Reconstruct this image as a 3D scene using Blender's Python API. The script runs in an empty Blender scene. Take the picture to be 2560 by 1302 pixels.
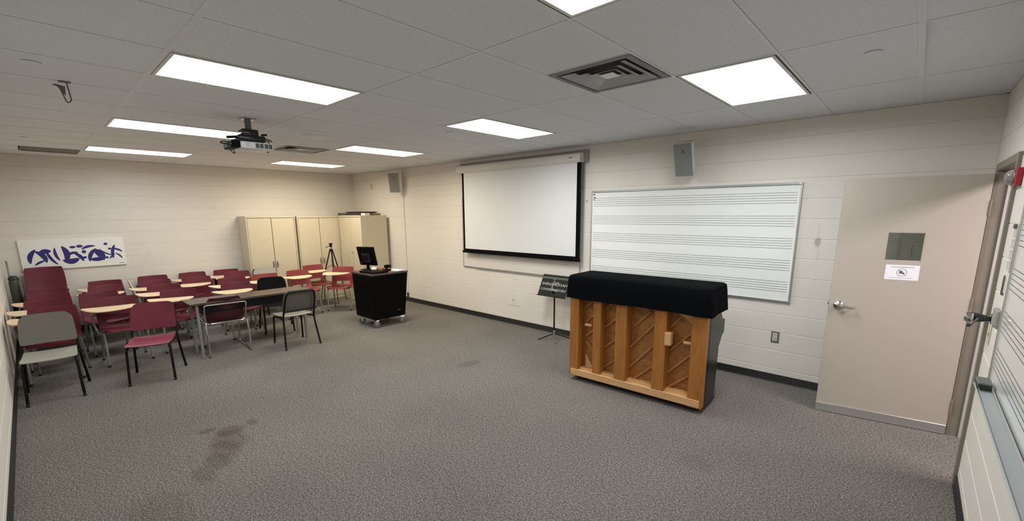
import bpy, bmesh, math, random
from mathutils import Matrix, Vector
random.seed(7)
PI = math.pi
R = math.radians
S = bpy.context.scene
C = S.collection

# ------------------------------------------------------------------ camera, light, exposure
FPX, PPY = 1092.72, 741.19
yaw, pitch, roll = .7401, -.1903, -.0069
CAM = Vector((9.8055, -5.262, 1.8405))
cam = bpy.data.cameras.new('camera')
cam.sensor_width = 36.0; cam.sensor_fit = 'HORIZONTAL'
cam.lens = FPX * 36.0 / 2560.0
cam.shift_y = (PPY - 651.0) / 2560.0
cam.clip_start = 0.05; cam.clip_end = 60
co = bpy.data.objects.new('camera', cam); C.objects.link(co)
f = Vector((-math.sin(yaw)*math.cos(pitch), math.cos(yaw)*math.cos(pitch), math.sin(pitch)))
r = Vector((math.cos(yaw), math.sin(yaw), 0)); u = r.cross(f)
r2 = math.cos(roll)*r + math.sin(roll)*u; u2 = -math.sin(roll)*r + math.cos(roll)*u
m = Matrix((r2, u2, -f)).transposed().to_4x4(); m.translation = CAM
co.matrix_world = m
S.camera = co
w = bpy.data.worlds.new('world'); S.world = w; w.use_nodes = True
w.node_tree.nodes['Background'].inputs[0].default_value = (.5, .5, .5, 1)
w.node_tree.nodes['Background'].inputs[1].default_value = 0.05
S.view_settings.view_transform = 'Standard'; S.view_settings.look = 'None'
S.view_settings.exposure = 0.0; S.view_settings.gamma = 1.0
S.view_settings.use_curve_mapping = False
LAMP_COOL = (.95, .985, 1.0); LAMP_MID = (.98, .99, .97); LAMP_WARM = (1.0, .89, .68)
LENS_GLOW = 1.7          # radiance of the prismatic lens itself
LAMP_WATTS = 40.0        # each troffer's tubes, thrown downward by the lens
CORRIDOR_WATTS = 75.0

# room
H, L, W = 2.723, 10.22, 5.59
TX, TY = .6096, 1.1921
GX, GD = 7.2728, 1.0252

# ------------------------------------------------------------------ materials
def mat(name, col, rough=.6, metal=0.0, spec=.5, **k):
    m = bpy.data.materials.new(name); m.use_nodes = True
    b = m.node_tree.nodes['Principled BSDF']
    b.inputs['Base Color'].default_value = (*col, 1)
    b.inputs['Roughness'].default_value = rough
    b.inputs['Metallic'].default_value = metal
    b.inputs['Specular IOR Level'].default_value = spec
    for a, v in k.items(): b.inputs[a.replace('_', ' ')].default_value = v
    return m
def N(m, t, **k):
    n = m.node_tree.nodes.new(t)
    for a, v in k.items():
        if a in n.inputs: n.inputs[a].default_value = v
        else: setattr(n, a, v)
    return n
def lk(m, a, b): m.node_tree.links.new(a, b)
def bsdf(m): return m.node_tree.nodes['Principled BSDF']
def geo_pos(m): return N(m, 'ShaderNodeNewGeometry').outputs['Position']
def obj_pos(m): return N(m, 'ShaderNodeTexCoord').outputs['Object']
def noise(m, vec, scale, detail=3, rough=.5):
    n = N(m, 'ShaderNodeTexNoise'); n.inputs['Scale'].default_value = scale
    n.inputs['Detail'].default_value = detail; n.inputs['Roughness'].default_value = rough
    lk(m, vec, n.inputs['Vector']); return n.outputs['Fac']
def ramp(m, fac, stops):
    n = N(m, 'ShaderNodeValToRGB'); e = n.color_ramp.elements
    while len(e) < len(stops): e.new(.5)
    for i, (p, c) in enumerate(stops):
        e[i].position = p; e[i].color = (*c, 1) if len(c) == 3 else c
    lk(m, fac, n.inputs['Fac']); return n.outputs['Color']
def bump(m, h, strength=.2, dist=.002):
    n = N(m, 'ShaderNodeBump'); n.inputs['Strength'].default_value = strength; n.inputs['Distance'].default_value = dist
    lk(m, h, n.inputs['Height']); lk(m, n.outputs['Normal'], bsdf(m).inputs['Normal'])
def mixc(m, fac, a, b, mode='MIX'):
    n = N(m, 'ShaderNodeMix'); n.data_type = 'RGBA'; n.blend_type = mode
    if isinstance(fac, (int, float)): n.inputs[0].default_value = fac
    else: lk(m, fac, n.inputs[0])
    for i, x in ((6, a), (7, b)):
        if isinstance(x, tuple): n.inputs[i].default_value = (*x, 1)
        else: lk(m, x, n.inputs[i])
    return n.outputs[2]
def mth(m, op, a, b=None):
    n = N(m, 'ShaderNodeMath'); n.operation = op
    for i, x in ((0, a), (1, b)):
        if x is None: continue
        if isinstance(x, (int, float)): n.inputs[i].default_value = x
        else: lk(m, x, n.inputs[i])
    return n.outputs[0]
def blob(m, pos, c, rad, nz=None, amt=0):
    """soft mask 1 inside an ellipsoid centred on c with radii rad"""
    s = N(m, 'ShaderNodeVectorMath'); s.operation = 'SUBTRACT'; lk(m, pos, s.inputs[0]); s.inputs[1].default_value = c
    d = N(m, 'ShaderNodeVectorMath'); d.operation = 'DIVIDE'; lk(m, s.outputs[0], d.inputs[0]); d.inputs[1].default_value = rad
    l = N(m, 'ShaderNodeVectorMath'); l.operation = 'LENGTH'; lk(m, d.outputs[0], l.inputs[0])
    v = l.outputs['Value']
    if nz is not None: v = mth(m, 'ADD', v, mth(m, 'MULTIPLY', mth(m, 'SUBTRACT', nz, .5), amt))
    mr = N(m, 'ShaderNodeMapRange'); lk(m, v, mr.inputs[0])
    mr.inputs[1].default_value = 1.15; mr.inputs[2].default_value = .75; mr.inputs[3].default_value = 0; mr.inputs[4].default_value = 1
    return mr.outputs[0]

def paint(name, col, smudges=()):
    m = mat(name, col, .55, spec=.35)
    p = geo_pos(m)
    n1 = noise(m, p, 1.3, 4); c = ramp(m, n1, [(.3, tuple(x*.95 for x in col)), (.7, col)])
    for (ce, ra, k) in smudges:
        b = blob(m, p, ce, ra, noise(m, p, 22, 3), 1.0)
        c = mixc(m, mth(m, 'MULTIPLY', b, k), c, (.16, .16, .17))
    lk(m, c, bsdf(m).inputs['Base Color'])
    bump(m, noise(m, p, 190, 4), .35, .0015)
    return m
M = {}
M['wall'] = paint('wall paint', (.76, .715, .655), [((9.11, 0, 1.53), (.028, .1, .045), .5), ((9.11, 0, 1.62), (.010, .1, .10), .14), ((5.05, 0, .32), (.16, .1, .012), .3), ((9.12, 0, 1.42), (.010, .1, .09), .12)])
def carpet():
    m = mat('carpet', (.13, .125, .115), .98, spec=.1)
    p = geo_pos(m)
    a = noise(m, p, 150, 2, .7); b = noise(m, p, 62, 2); g = noise(m, p, .9, 4)
    c = ramp(m, a, [(.34, (.058, .054, .049)), (.5, (.152, .141, .129)), (.66, (.37, .345, .32))])
    c2 = ramp(m, b, [(.38, (.72, .72, .72)), (.62, (1.22, 1.2, 1.18))])
    c = mixc(m, 1.0, c, c2, 'MULTIPLY')
    c = mixc(m, 1.0, c, ramp(m, g, [(.3, (.88, .88, .88)), (.7, (1.04, 1.03, 1.02))]), 'MULTIPLY')
    nz = noise(m, p, 7, 4)
    for (ce, ra, k) in [((5.49, -4.46, 0), (.05, .075, .5), .6), ((5.63, -4.33, 0), (.10, .11, .5), .55), ((5.60, -4.15, 0), (.07, .05, .5), .5),
                        ((5.80, -4.38, 0), (.20, .13, .5), .42), ((5.96, -4.44, 0), (.18, .11, .5), .42), ((6.10, -4.54, 0), (.15, .08, .5), .5), ((6.24, -4.66, 0), (.14, .07, .5), .42),
                        ((5.92, -1.82, 0), (.10, .16, .5), .35), ((6.55, -4.95, 0), (.3, .16, .5), .22), ((8.8, -2.15, 0), (.12, .1, .5), .15)]:
        bl = blob(m, p, ce, ra, nz, .9)
        c = mixc(m, mth(m, 'MULTIPLY', bl, k), c, mixc(m, 1.0, c, (.56, .48, .39), 'MULTIPLY'))
    lk(m, c, bsdf(m).inputs['Base Color'])
    bump(m, a, .8, .006)
    return m
M['carpet'] = carpet()
def tilemat():
    m = mat('ceiling tile', (.70, .69, .67), .85, spec=.15)
    p = geo_pos(m)
    v = N(m, 'ShaderNodeTexVoronoi'); v.inputs['Scale'].default_value = 84; lk(m, p, v.inputs['Vector'])
    rnd = N(m, 'ShaderNodeSeparateColor'); lk(m, v.outputs['Color'], rnd.inputs[0])
    rad = mth(m, 'MULTIPLY', rnd.outputs[0], .22)
    hole = mth(m, 'LESS_THAN', v.outputs['Distance'], rad)
    n2 = noise(m, p, 160, 3)
    base = ramp(m, n2, [(.3, (.71, .735, .775)), (.7, (.83, .855, .90))])
    c = mixc(m, mth(m, 'MULTIPLY', hole, .62), base, (.22, .21, .20))
    lk(m, c, bsdf(m).inputs['Base Color'])
    bump(m, n2, .3, .001)
    return m
M['tile'] = tilemat()
M['grid'] = mat('grid paint', (.76, .78, .82), .5)
M['gap'] = mat('dark gap', (.03, .028, .026), .8)
M['base'] = mat('black vinyl base', (.012, .012, .013), .45)
def emi(name, col, s):
    m = mat(name, (.8, .8, .8), .5)
    p = obj_pos(m)
    # prismatic lens: faint brightness change where the tubes run behind it
    sx = N(m, 'ShaderNodeSeparateXYZ'); lk(m, p, sx.inputs[0])
    wv = mth(m, 'COSINE', mth(m, 'MULTIPLY', sx.outputs[0], 2*PI/.17))
    st = mth(m, 'ADD', mth(m, 'MULTIPLY', wv, s*.10), s)
    bsdf(m).inputs['Emission Color'].default_value = (*col, 1)
    lk(m, st, bsdf(m).inputs['Emission Strength'])
    return m
M['lamp_cool'] = emi('lamp lens cool', LAMP_COOL, LENS_GLOW)
M['lamp_mid'] = emi('lamp lens mid', LAMP_MID, LENS_GLOW)
M['lamp_warm'] = emi('lamp lens warm', LAMP_WARM, LENS_GLOW)
M['lamp_corr'] = emi('lamp lens corridor', (1, .90, .88), LENS_GLOW)
def maroon():
    m = mat('maroon plastic', (.20, .030, .045), .48, spec=.3)
    p = obj_pos(m); bump(m, noise(m, p, 320, 2), .25, .0006)
    c = ramp(m, noise(m, p, 5, 3), [(.3, (.105, .013, .025)), (.7, (.135, .017, .031))]); lk(m, c, bsdf(m).inputs['Base Color'])
    return m
M['maroon'] = maroon()
M['maroon_warm_lit'] = mat('warm-lit maroon plastic', (.24, .040, .038), .45, spec=.4)  # maroon shells reddened and lightened: warm lamp light put into the colour
M['maroon_top_lit'] = mat('top-lit maroon plastic', (.21, .035, .058), .40, spec=.4)  # lighter copy of the maroon, with light from above painted into the seat
M['maroon_dark'] = mat('dark maroon plastic', (.05, .008, .014), .4, spec=.35)
def stipple(name, col):
    m = mat(name, col, .5); p = obj_pos(m); bump(m, noise(m, p, 350, 2), .25, .0006); return m
M['grey_shell'] = stipple('warm grey plastic', (.125, .118, .10))
M['grey_light'] = stipple('pale grey plastic', (.31, .295, .26))
M['black_shell'] = stipple('black plastic', (.003, .003, .0033))
bsdf(M['black_shell']).inputs['Specular IOR Level'].default_value = .06
M['black_steel'] = mat('black painted steel', (.004, .004, .0045), .42, spec=.2)
M['chrome'] = mat('chrome', (.75, .74, .72), .12, 1.0)
M['nickel'] = mat('satin nickel', (.45, .44, .42), .3, 1.0)
M['leg_grey'] = mat('grey painted tube', (.36, .355, .34), .35, .6)
M['rubber'] = mat('rubber', (.015, .015, .015), .7)
def wood(name, c1, c2, scale=3, stretch=(1, 1, .12), rough=.4):
    m = mat(name, c1, rough)
    p = obj_pos(m); mp = N(m, 'ShaderNodeMapping'); mp.inputs['Scale'].default_value = stretch; lk(m, p, mp.inputs['Vector'])
    wv = N(m, 'ShaderNodeTexNoise'); wv.inputs['Scale'].default_value = scale*12; wv.inputs['Detail'].default_value = 6; wv.inputs['Distortion'].default_value = 1.2
    lk(m, mp.outputs[0], wv.inputs['Vector'])
    c = ramp(m, wv.outputs['Fac'], [(.35, c2), (.62, c1)]); lk(m, c, bsdf(m).inputs['Base Color'])
    return m
M['maple'] = wood('maple laminate', (.80, .62, .42), (.74, .56, .37), 2, (.3, 1, 1))
M['walnut'] = wood('dark walnut laminate', (.075, .044, .034), (.048, .028, .021), 3, (1, .1, 1), .3)
M['piano_post'] = wood('piano post wood', (.43, .170, .036), (.33, .122, .023), 3, (1, 1, .08), .42)
M['piano_pale'] = wood('pale spruce', (.72, .43, .20), (.62, .35, .15), 3, (.1, 1, 1), .42)
M['piano_board'] = wood('soundboard wood', (.43, .180, .045), (.29, .112, .026), 4, (.25, 1, 1.0), .38)
M['piano_rib'] = wood('rib wood', (.47, .21, .065), (.37, .155, .042), 3, (.4, 1, 1), .42)
M['ebony'] = mat('polished black', (.010, .011, .011), .28, spec=.28)
M['cloth'] = mat('black cloth', (.004, .0045, .0055), .95, spec=.03)
bump(M['cloth'], noise(M['cloth'], obj_pos(M['cloth']), 300, 2), .3, .001)
M['cab'] = mat('putty steel', (.60, .53, .40), .42)
bump(M['cab'], noise(M['cab'], geo_pos(M['cab']), 260, 2), .1, .0005)
M['cab_in'] = mat('cabinet gap', (.06, .05, .04), .8)
M['cart'] = mat('black laminate', (.003, .003, .003), .5, spec=.06)
M['cart_rim'] = mat('worn black edge', (.06, .058, .055), .4)
M['cherry'] = mat('cherry laminate', (.34, .085, .05), .25)
M['screen_white'] = mat('matte white screen', (.71, .715, .72), .75)
M['screen_black'] = mat('screen border', (.004, .004, .0045), .8, spec=.05)
M['case_white'] = mat('off white housing', (.70, .68, .64), .4)
M['case_grey'] = mat('grey mounting board', (.30, .29, .28), .5)
M['wboard'] = mat('white enamel', (.86, .88, .86), .16, Coat_Weight=.4, Coat_Roughness=.05)
M['wboard_old'] = mat('aged white board', (.70, .66, .60), .25)
M['alu'] = mat('aluminium', (.62, .62, .61), .3, .85)
M['alu_dark'] = mat('brushed aluminium tray', (.40, .43, .44), .38, .55)
M['tray'] = mat('satin tray', (.42, .45, .455), .45, .25)
M['ink'] = mat('black ink', (.03, .03, .032), .6)
M['stave'] = mat('stave line ink', (.10, .10, .10), .4)
M['door'] = mat('beige door paint', (.42, .38, .325), .5)
bump(M['door'], noise(M['door'], obj_pos(M['door']), 140, 3), .15, .0008)
M['frame'] = mat('taupe frame paint', (.22, .195, .155), .45)
M['stop'] = mat('corridor-lit frame stop', (.48, .455, .44), .45)  # stop coloured paler than the frame to paint in the corridor light
M['glass'] = mat('tinted glass', (.62, .68, .64), .02, Transmission_Weight=1.0, IOR=1.45)
M['clear'] = mat('clear plastic', (.92, .93, .93), .06, Transmission_Weight=.92, IOR=1.4)
M['paper'] = mat('white paper', (.80, .80, .84), .8)
M['spk_grille'] = mat('grey perforated grille', (.20, .215, .20), .5)
def grille(m):
    p = obj_pos(m); v = N(m, 'ShaderNodeTexVoronoi'); v.inputs['Scale'].default_value = 260; lk(m, p, v.inputs['Vector'])
    c = ramp(m, v.outputs['Distance'], [(.25, (.12, .13, .12)), (.5, (.24, .255, .24))]); lk(m, c, bsdf(m).inputs['Base Color'])
grille(M['spk_grille'])
M['spk_case'] = mat('pale grey speaker case', (.55, .54, .51), .45)
M['spk_grille2'] = mat('grey speaker grille', (.26, .24, .225), .55)
M['proj_white'] = mat('white projector shell', (.68, .68, .69), .35)
M['vent_dark'] = mat('dark vent', (.06, .075, .07), .5)
M['vent_grey'] = mat('diffuser enamel', (.80, .80, .82), .4)
M['vent_rim'] = mat('diffuser rim enamel', (.45, .45, .47), .4)
M['blackgloss'] = mat('black gloss plastic', (.01, .01, .012), .15)
M['navy'] = mat('cobalt blue paint', (.022, .018, .16), .6)
M['canvas'] = mat('canvas white', (.84, .84, .80), .6)
M['red'] = mat('fire alarm red', (.33, .012, .03), .3)
M['ivory'] = mat('ivory plastic', (.62, .56, .40), .4)
M['steel_plate'] = mat('stainless plate', (.33, .32, .30), .3, .8)
M['plast_grey'] = mat('mid grey plastic', (.12, .125, .115), .35)
M['vac_grey'] = mat('smoky canister', (.06, .058, .05), .2)
M['felt'] = mat('eraser felt', (.035, .04, .037), .9)
M['green'] = mat('green band', (.03, .065, .042), .5)
M['sign_black'] = mat('sign black', (.009, .010, .009), .6, spec=.2)
M['sign_ink'] = mat('sign lettering', (.36, .36, .36), .5)
M['sign_dim'] = mat('sign emblem', (.12, .135, .125), .5)
M['return'] = mat('brown return grille', (.20, .165, .15), .6)
M['tan'] = mat('tan cardboard', (.36, .27, .16), .7)
M['pink_tissue'] = mat('pinkish paper', (.75, .52, .44), .8)

# ------------------------------------------------------------------ mesh builder
class MB:
    def __init__(s): s.bm = bmesh.new()
    def _x(s, vs, mtx):
        if mtx is not None: bmesh.ops.transform(s.bm, matrix=mtx, verts=vs)
    def box(s, a, b, bev=0, mtx=None, seg=1):
        bm = s.bm
        a = [min(p, q) for p, q in zip(a, b)] if True else a
        x0, y0, z0 = a; x1, y1, z1 = [max(p, q) for p, q in zip(a, b)] if False else b
        v = [bm.verts.new(c) for c in ((x0, y0, z0), (x1, y0, z0), (x1, y1, z0), (x0, y1, z0), (x0, y0, z1), (x1, y0, z1), (x1, y1, z1), (x0, y1, z1))]
        fs = [bm.faces.new([v[i] for i in q]) for q in ((3, 2, 1, 0), (4, 5, 6, 7), (0, 1, 5, 4), (1, 2, 6, 5), (2, 3, 7, 6), (3, 0, 4, 7))]
        vs = v
        if bev:
            es = list({e for f_ in fs for e in f_.edges})
            res = bmesh.ops.bevel(bm, geom=es, offset=bev, segments=seg, affect='EDGES', profile=.5)
            vs = list({x for f_ in res['faces'] for x in f_.verts} | {x for x in v if x.is_valid})
            vs = s._conn(vs)
        s._x(vs, mtx); return s
    def _conn(s, vs):
        seen = set(vs); st = list(vs)
        while st:
            x = st.pop()
            for e in x.link_edges:
                o = e.other_vert(x)
                if o not in seen: seen.add(o); st.append(o)
        return list(seen)
    def tube(s, pts, rad, n=8, mtx=None, cap=True, closed=False):
        bm = s.bm; P_ = [Vector(p) for p in pts]; rings = []
        rr = rad if isinstance(rad, (list, tuple)) else [rad]*len(P_)
        up = None
        for i, p in enumerate(P_):
            if closed: t = (P_[(i+1) % len(P_)] - P_[i-1]).normalized()
            elif i == 0: t = (P_[1]-p).normalized()
            elif i == len(P_)-1: t = (p-P_[-2]).normalized()
            else: t = ((P_[i+1]-p).normalized() + (p-P_[i-1]).normalized()).normalized()
            if up is None:
                up = Vector((0, 0, 1)) if abs(t.z) < .9 else Vector((1, 0, 0))
            a = t.cross(up); a.normalize(); up = a.cross(t).normalized()
            rings.append([bm.verts.new(p + rr[i]*(math.cos(2*PI*k/n)*a + math.sin(2*PI*k/n)*up)) for k in range(n)])
        m_ = len(rings)
        for i in range(m_ if closed else m_-1):
            A, B = rings[i], rings[(i+1) % m_]
            for k in range(n): bm.faces.new((A[k], A[(k+1) % n], B[(k+1) % n], B[k]))
        if cap and not closed:
            bm.faces.new(rings[0][::-1]); bm.faces.new(rings[-1])
        s._x([v for q in rings for v in q], mtx); return s
    def lathe(s, prof, n=20, mtx=None):
        """profile of (radius, z) from bottom to top round z"""
        bm = s.bm; rings = []
        for (q, z) in prof:
            if q < 1e-6: rings.append([bm.verts.new((0, 0, z))])
            else: rings.append([bm.verts.new((q*math.cos(2*PI*k/n), q*math.sin(2*PI*k/n), z)) for k in range(n)])
        for A, B in zip(rings, rings[1:]):
            for k in range(n):
                a0, a1 = A[k % len(A)], A[(k+1) % len(A)]; b0, b1 = B[k % len(B)], B[(k+1) % len(B)]
                vs = []
                for x in (a0, a1, b1, b0):
                    if x not in vs: vs.append(x)
                if len(vs) > 2: bm.faces.new(vs)
        if len(rings[0]) > 1: bm.faces.new(rings[0][::-1])
        if len(rings[-1]) > 1: bm.faces.new(rings[-1])
        s._x([v for q in rings for v in q], mtx); return s
    def prism(s, poly, z0, z1, bev=0, mtx=None):
        bm = s.bm
        a = [bm.verts.new((x, y, z0)) for x, y in poly]; b = [bm.verts.new((x, y, z1)) for x, y in poly]
        n = len(poly); f0 = bm.faces.new(a[::-1]); f1 = bm.faces.new(b)
        for i in range(n): bm.faces.new((a[i], a[(i+1) % n], b[(i+1) % n], b[i]))
        vs = a+b
        if bev:
            res = bmesh.ops.bevel(bm, geom=list(set(f0.edges) | set(f1.edges)), offset=bev, segments=1, affect='EDGES', profile=.5)
            vs = s._conn([v for v in vs if v.is_valid] + [x for q in res['faces'] for x in q.verts])
        s._x(vs, mtx); return s
    def grid(s, fn, nu, nv, skip=None, thick=0.0, mtx=None):
        """surface fn(i/nu, j/nv) with optional holes, thickened"""
        bm = s.bm
        before = set(bm.verts)
        V = [[bm.verts.new(fn(i/nu, j/nv)) for j in range(nv+1)] for i in range(nu+1)]
        fs = []
        for i in range(nu):
            for j in range(nv):
                if skip and skip((i+.5)/nu, (j+.5)/nv): continue
                fs.append(bm.faces.new((V[i][j], V[i+1][j], V[i+1][j+1], V[i][j+1])))
        loose = [v for row in V for v in row if not v.link_faces]
        for v in loose: bm.verts.remove(v)
        if thick:
            for q in fs: q.normal_update()
            bmesh.ops.solidify(bm, geom=fs, thickness=thick)
        s._x([v for v in bm.verts if v not in before], mtx); return s
    def mesh(s, name, m, smooth=35, recalc=True):
        if recalc: bmesh.ops.recalc_face_normals(s.bm, faces=s.bm.faces[:])
        me = bpy.data.meshes.new(name); s.bm.to_mesh(me); s.bm.free()
        ms = m if isinstance(m, (list, tuple)) else [m]
        for x in ms: me.materials.append(x)
        if smooth:
            me.polygons.foreach_set('use_smooth', [True]*len(me.polygons))
            me.set_sharp_from_angle(angle=R(smooth))
        return me
    def obj(s, name, m, parent=None, smooth=35, recalc=True):
        o = bpy.data.objects.new(name, s.mesh(name, m, smooth, recalc)); C.objects.link(o)
        if parent is not None: o.parent = parent
        return o
def tag(o, label, cat, group=None):
    o['label'] = label; o['category'] = cat
    if group: o['group'] = group
    return o
def thing(name, label, cat, loc=(0, 0, 0), rz=0, group=None):
    o = bpy.data.objects.new(name, None); C.objects.link(o); o.empty_display_size = .1
    o.location = loc; o.rotation_euler = (0, 0, rz)
    return tag(o, label, cat, group)
def struct(o): o['kind'] = 'structure'; return o
def stuff(o): o['kind'] = 'stuff'; return o
def dup(root, loc, rz, label, group=None):
    q = root.copy(); C.objects.link(q); q.location = loc; q.rotation_euler = (0, 0, rz); q['label'] = label
    if group: q['group'] = group
    for ch in list(root.children):
        c = ch.copy(); C.objects.link(c); c.parent = q
        for g in list(ch.children):
            d = g.copy(); C.objects.link(d); d.parent = c
    return q
def bez(pts, n=6):
    """rounded polyline: quadratic rounding at inner points"""
    P_ = [Vector(p) for p in pts]; out = [P_[0]]
    for a, b, c in zip(P_, P_[1:], P_[2:]):
        k = .45
        s_, e_ = b.lerp(a, k), b.lerp(c, k)
        for i in range(n+1):
            t = i/n; out.append((1-t)**2*s_ + 2*t*(1-t)*b + t*t*e_)
    out.append(P_[-1]); return out
def rbend(pts, rad, n=5):
    """polyline with corners rounded to a fixed radius"""
    P_ = [Vector(p) for p in pts]; out = [P_[0]]
    for a, b, c in zip(P_, P_[1:], P_[2:]):
        ra = min(rad, (a-b).length*.48, (c-b).length*.48)
        s_ = b + (a-b).normalized()*ra; e_ = b + (c-b).normalized()*ra
        for i in range(n+1):
            t = i/n; out.append((1-t)**2*s_ + 2*t*(1-t)*b + t*t*e_)
    out.append(P_[-1]); return out
def text_mesh(txt, size, ext, m, parent, name, mtx, shear=0):
    cu = bpy.data.curves.new('text', 'FONT'); cu.body = txt; cu.size = size; cu.extrude = ext; cu.align_x = 'CENTER'; cu.align_y = 'CENTER'
    cu.offset = size*.012; cu.resolution_u = 2
    t = bpy.data.objects.new('tmp', cu); C.objects.link(t)
    bpy.context.view_layer.update()
    me = bpy.data.meshes.new_from_object(t.evaluated_get(bpy.context.evaluated_depsgraph_get()))
    bpy.data.objects.remove(t)
    me.materials.clear(); me.materials.append(m); me.transform(mtx)
    o = bpy.data.objects.new(name, me); C.objects.link(o)
    if parent is not None: o.parent = parent
    return o

# ------------------------------------------------------------------ structure: floor, walls, ceiling
b = MB(); b.box((-.2, -W-.2, -.1), (L+.02, .2, 0)); b.box((L+.02, -4.2, -.1), (12.4, 1.9, 0)); struct(b.obj('floor', M['carpet'], smooth=0))

block_cache = {}
BH, BW = .200, .4064
def block_mesh(w_, h_):
    k = (round(w_, 3), round(h_, 3))
    if k not in block_cache:
        ch, cz, dp = .0002, .0050, .005
        bm = bmesh.new(); x, z = w_/2, h_/2
        A = [bm.verts.new(c) for c in ((-x+ch, 0, -z+cz), (x-ch, 0, -z+cz), (x-ch, 0, z-cz), (-x+ch, 0, z-cz))]
        B = [bm.verts.new(c) for c in ((-x, dp, -z), (x, dp, -z), (x, dp, z), (-x, dp, z))]
        bm.faces.new(A)
        for i in range(4): bm.faces.new((B[i], B[(i+1) % 4], A[(i+1) % 4], A[i]))
        bm.faces.new(B[::-1])
        me = bpy.data.meshes.new('block'); bm.to_mesh(me); bm.free(); me.materials.append(M['wall'])
        block_cache[k] = me
    return block_cache[k]
def block_wall(name, slab, length, place, phase, opening=None, limit=300, hide=None):
    """slab: builder for the body behind; place(s, z) -> world matrix for a block centred at distance s along the wall"""
    wall = struct(slab.obj(name, M['wall'], smooth=0))
    rects = []
    zs = [0, .155]
    while zs[-1] + BH < H: zs.append(zs[-1]+BH)
    zs.append(H)
    for ci, (z0, z1) in enumerate(zip(zs, zs[1:])):
        s = (phase + (BW/2 if ci % 2 else 0)) % BW - BW
        while s < length:
            a, b_ = max(s, 0), min(s+BW, length); s += BW
            if b_-a < .02: continue
            parts = [(a, b_, z0, z1)]
            if opening:
                o0, o1, oz = opening
                if b_ > o0 and a < o1 and z0 < oz:
                    parts = []
                    if a < o0-.01: parts.append((a, o0, z0, z1))
                    if b_ > o1+.01: parts.append((o1, b_, z0, z1))
                    if z1 > oz+.01: parts.append((max(a, o0), min(b_, o1), oz, z1))
            rects += parts
    objs = []
    for (a, b_, z0, z1) in rects:
        mt = place((a+b_)/2, (z0+z1)/2)
        d = (mt.translation - CAM).length
        objs.append((d, a, b_, z0, z1, mt))
    objs.sort(key=lambda q: q[0])
    rng = random.Random(len(name))
    far = bmesh.new()
    for i, (d, a, b_, z0, z1, mt) in enumerate(objs):
        me = block_mesh(b_-a, z1-z0)
        if i < limit:
            o = bpy.data.objects.new('block', me); C.objects.link(o); o.parent = wall
            mt = mt @ Matrix.Translation((0, rng.uniform(-.0001, .0001), 0))
            o.matrix_local = mt
        else:
            t = me.copy(); t.transform(mt); far.from_mesh(t); bpy.data.meshes.remove(t)
    if len(objs) > limit:
        me = bpy.data.meshes.new('upper_blocks'); far.to_mesh(me); me.materials.append(M['wall'])
        o = bpy.data.objects.new('upper_blocks', me); C.objects.link(o); o.parent = wall; stuff(o)
    far.free()
    return wall
rot = lambda a: Matrix.Rotation(a, 4, 'Z')
sb = MB().box((-.15, .004, 0), (L+.15, .15, H+.3))
wall_right = block_wall('wall_right', sb, L, lambda s, z: Matrix.Translation((s, 0, z)), 8.927-BW*21)
sb = MB().box((-.15, -W-.15, 0), (-.004, .15, H+.3))
wall_back = block_wall('wall_back', sb, W, lambda s, z: Matrix.Translation((0, -W+s, z)) @ rot(PI/2), (W-4.03) % BW)
OY0, OY1, OZ = -1.25, -.345, 2.12       # door opening in wall_front
sb = MB(); sb.box((L+.004, -W-.15, 0), (L+.15, OY0-.05, H+.3)); sb.box((L+.004, OY1+.05, 0), (L+.15, .004, H+.3)); sb.box((L+.004, OY0-.05, OZ+.05), (L+.15, OY1+.05, H+.3))
wall_front = block_wall('wall_front', sb, W, lambda s, z: Matrix.Translation((L, -s, z)) @ rot(-PI/2), .1, (.295, 1.30, OZ+.05))
sb = MB().box((-.15, -W-.15, 0), (L+.15, -W-.004, H+.3))
wall_left = struct(sb.obj('wall_left', M['wall'], smooth=0))
bm_l = bmesh.new()
for ci in range(14):
    z0 = 0 if ci == 0 else .155+(ci-1)*BH; z1 = min(.155+ci*BH, H)
    s = (BW/2 if ci % 2 else 0) - BW
    while s < L:
        a, b_ = max(s, 0), min(s+BW, L); s += BW
        if b_-a < .02: continue
        t = block_mesh(b_-a, z1-z0).copy(); t.transform(Matrix.Translation(((a+b_)/2, -W, (z0+z1)/2)) @ rot(PI)); bm_l.from_mesh(t); bpy.data.meshes.remove(t)
me = bpy.data.meshes.new('painted_blocks'); bm_l.to_mesh(me); bm_l.free(); me.materials.append(M['wall'])
o = bpy.data.objects.new('painted_blocks', me); C.objects.link(o); o.parent = wall_left; stuff(o)

def baseboard(name, a, b_, n):
    """cove base along a..b_, n = direction into the room"""
    A, B, n = Vector(a), Vector(b_), Vector(n)
    prof = [(0, 0), (.014, 0), (.010, .006), (.006, .014), (.005, .085), (.003, .09), (0, .09)]
    bm = bmesh.new(); ra = [bm.verts.new(A+n*p+Vector((0, 0, q))) for p, q in prof]; rb = [bm.verts.new(B+n*p+Vector((0, 0, q))) for p, q in prof]
    for i in range(len(prof)-1): bm.faces.new((ra[i], ra[i+1], rb[i+1], rb[i]))
    bm.faces.new(ra); bm.faces.new(rb[::-1])
    x = MB(); x.bm.free(); x.bm = bm; return struct(x.obj(name, M['base']))
baseboard('baseboard_right', (0, -.0005, 0), (L, -.0005, 0), (0, -1, 0))
baseboard('baseboard_back', (.0005, -W, 0), (.0005, 0, 0), (1, 0, 0))
baseboard('baseboard_left', (0, -W+.0005, 0), (L, -W+.0005, 0), (0, 1, 0))
baseboard('baseboard_front', (L-.0005, -W, 0), (L-.0005, OY0-.05, 0), (-1, 0, 0))

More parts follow.
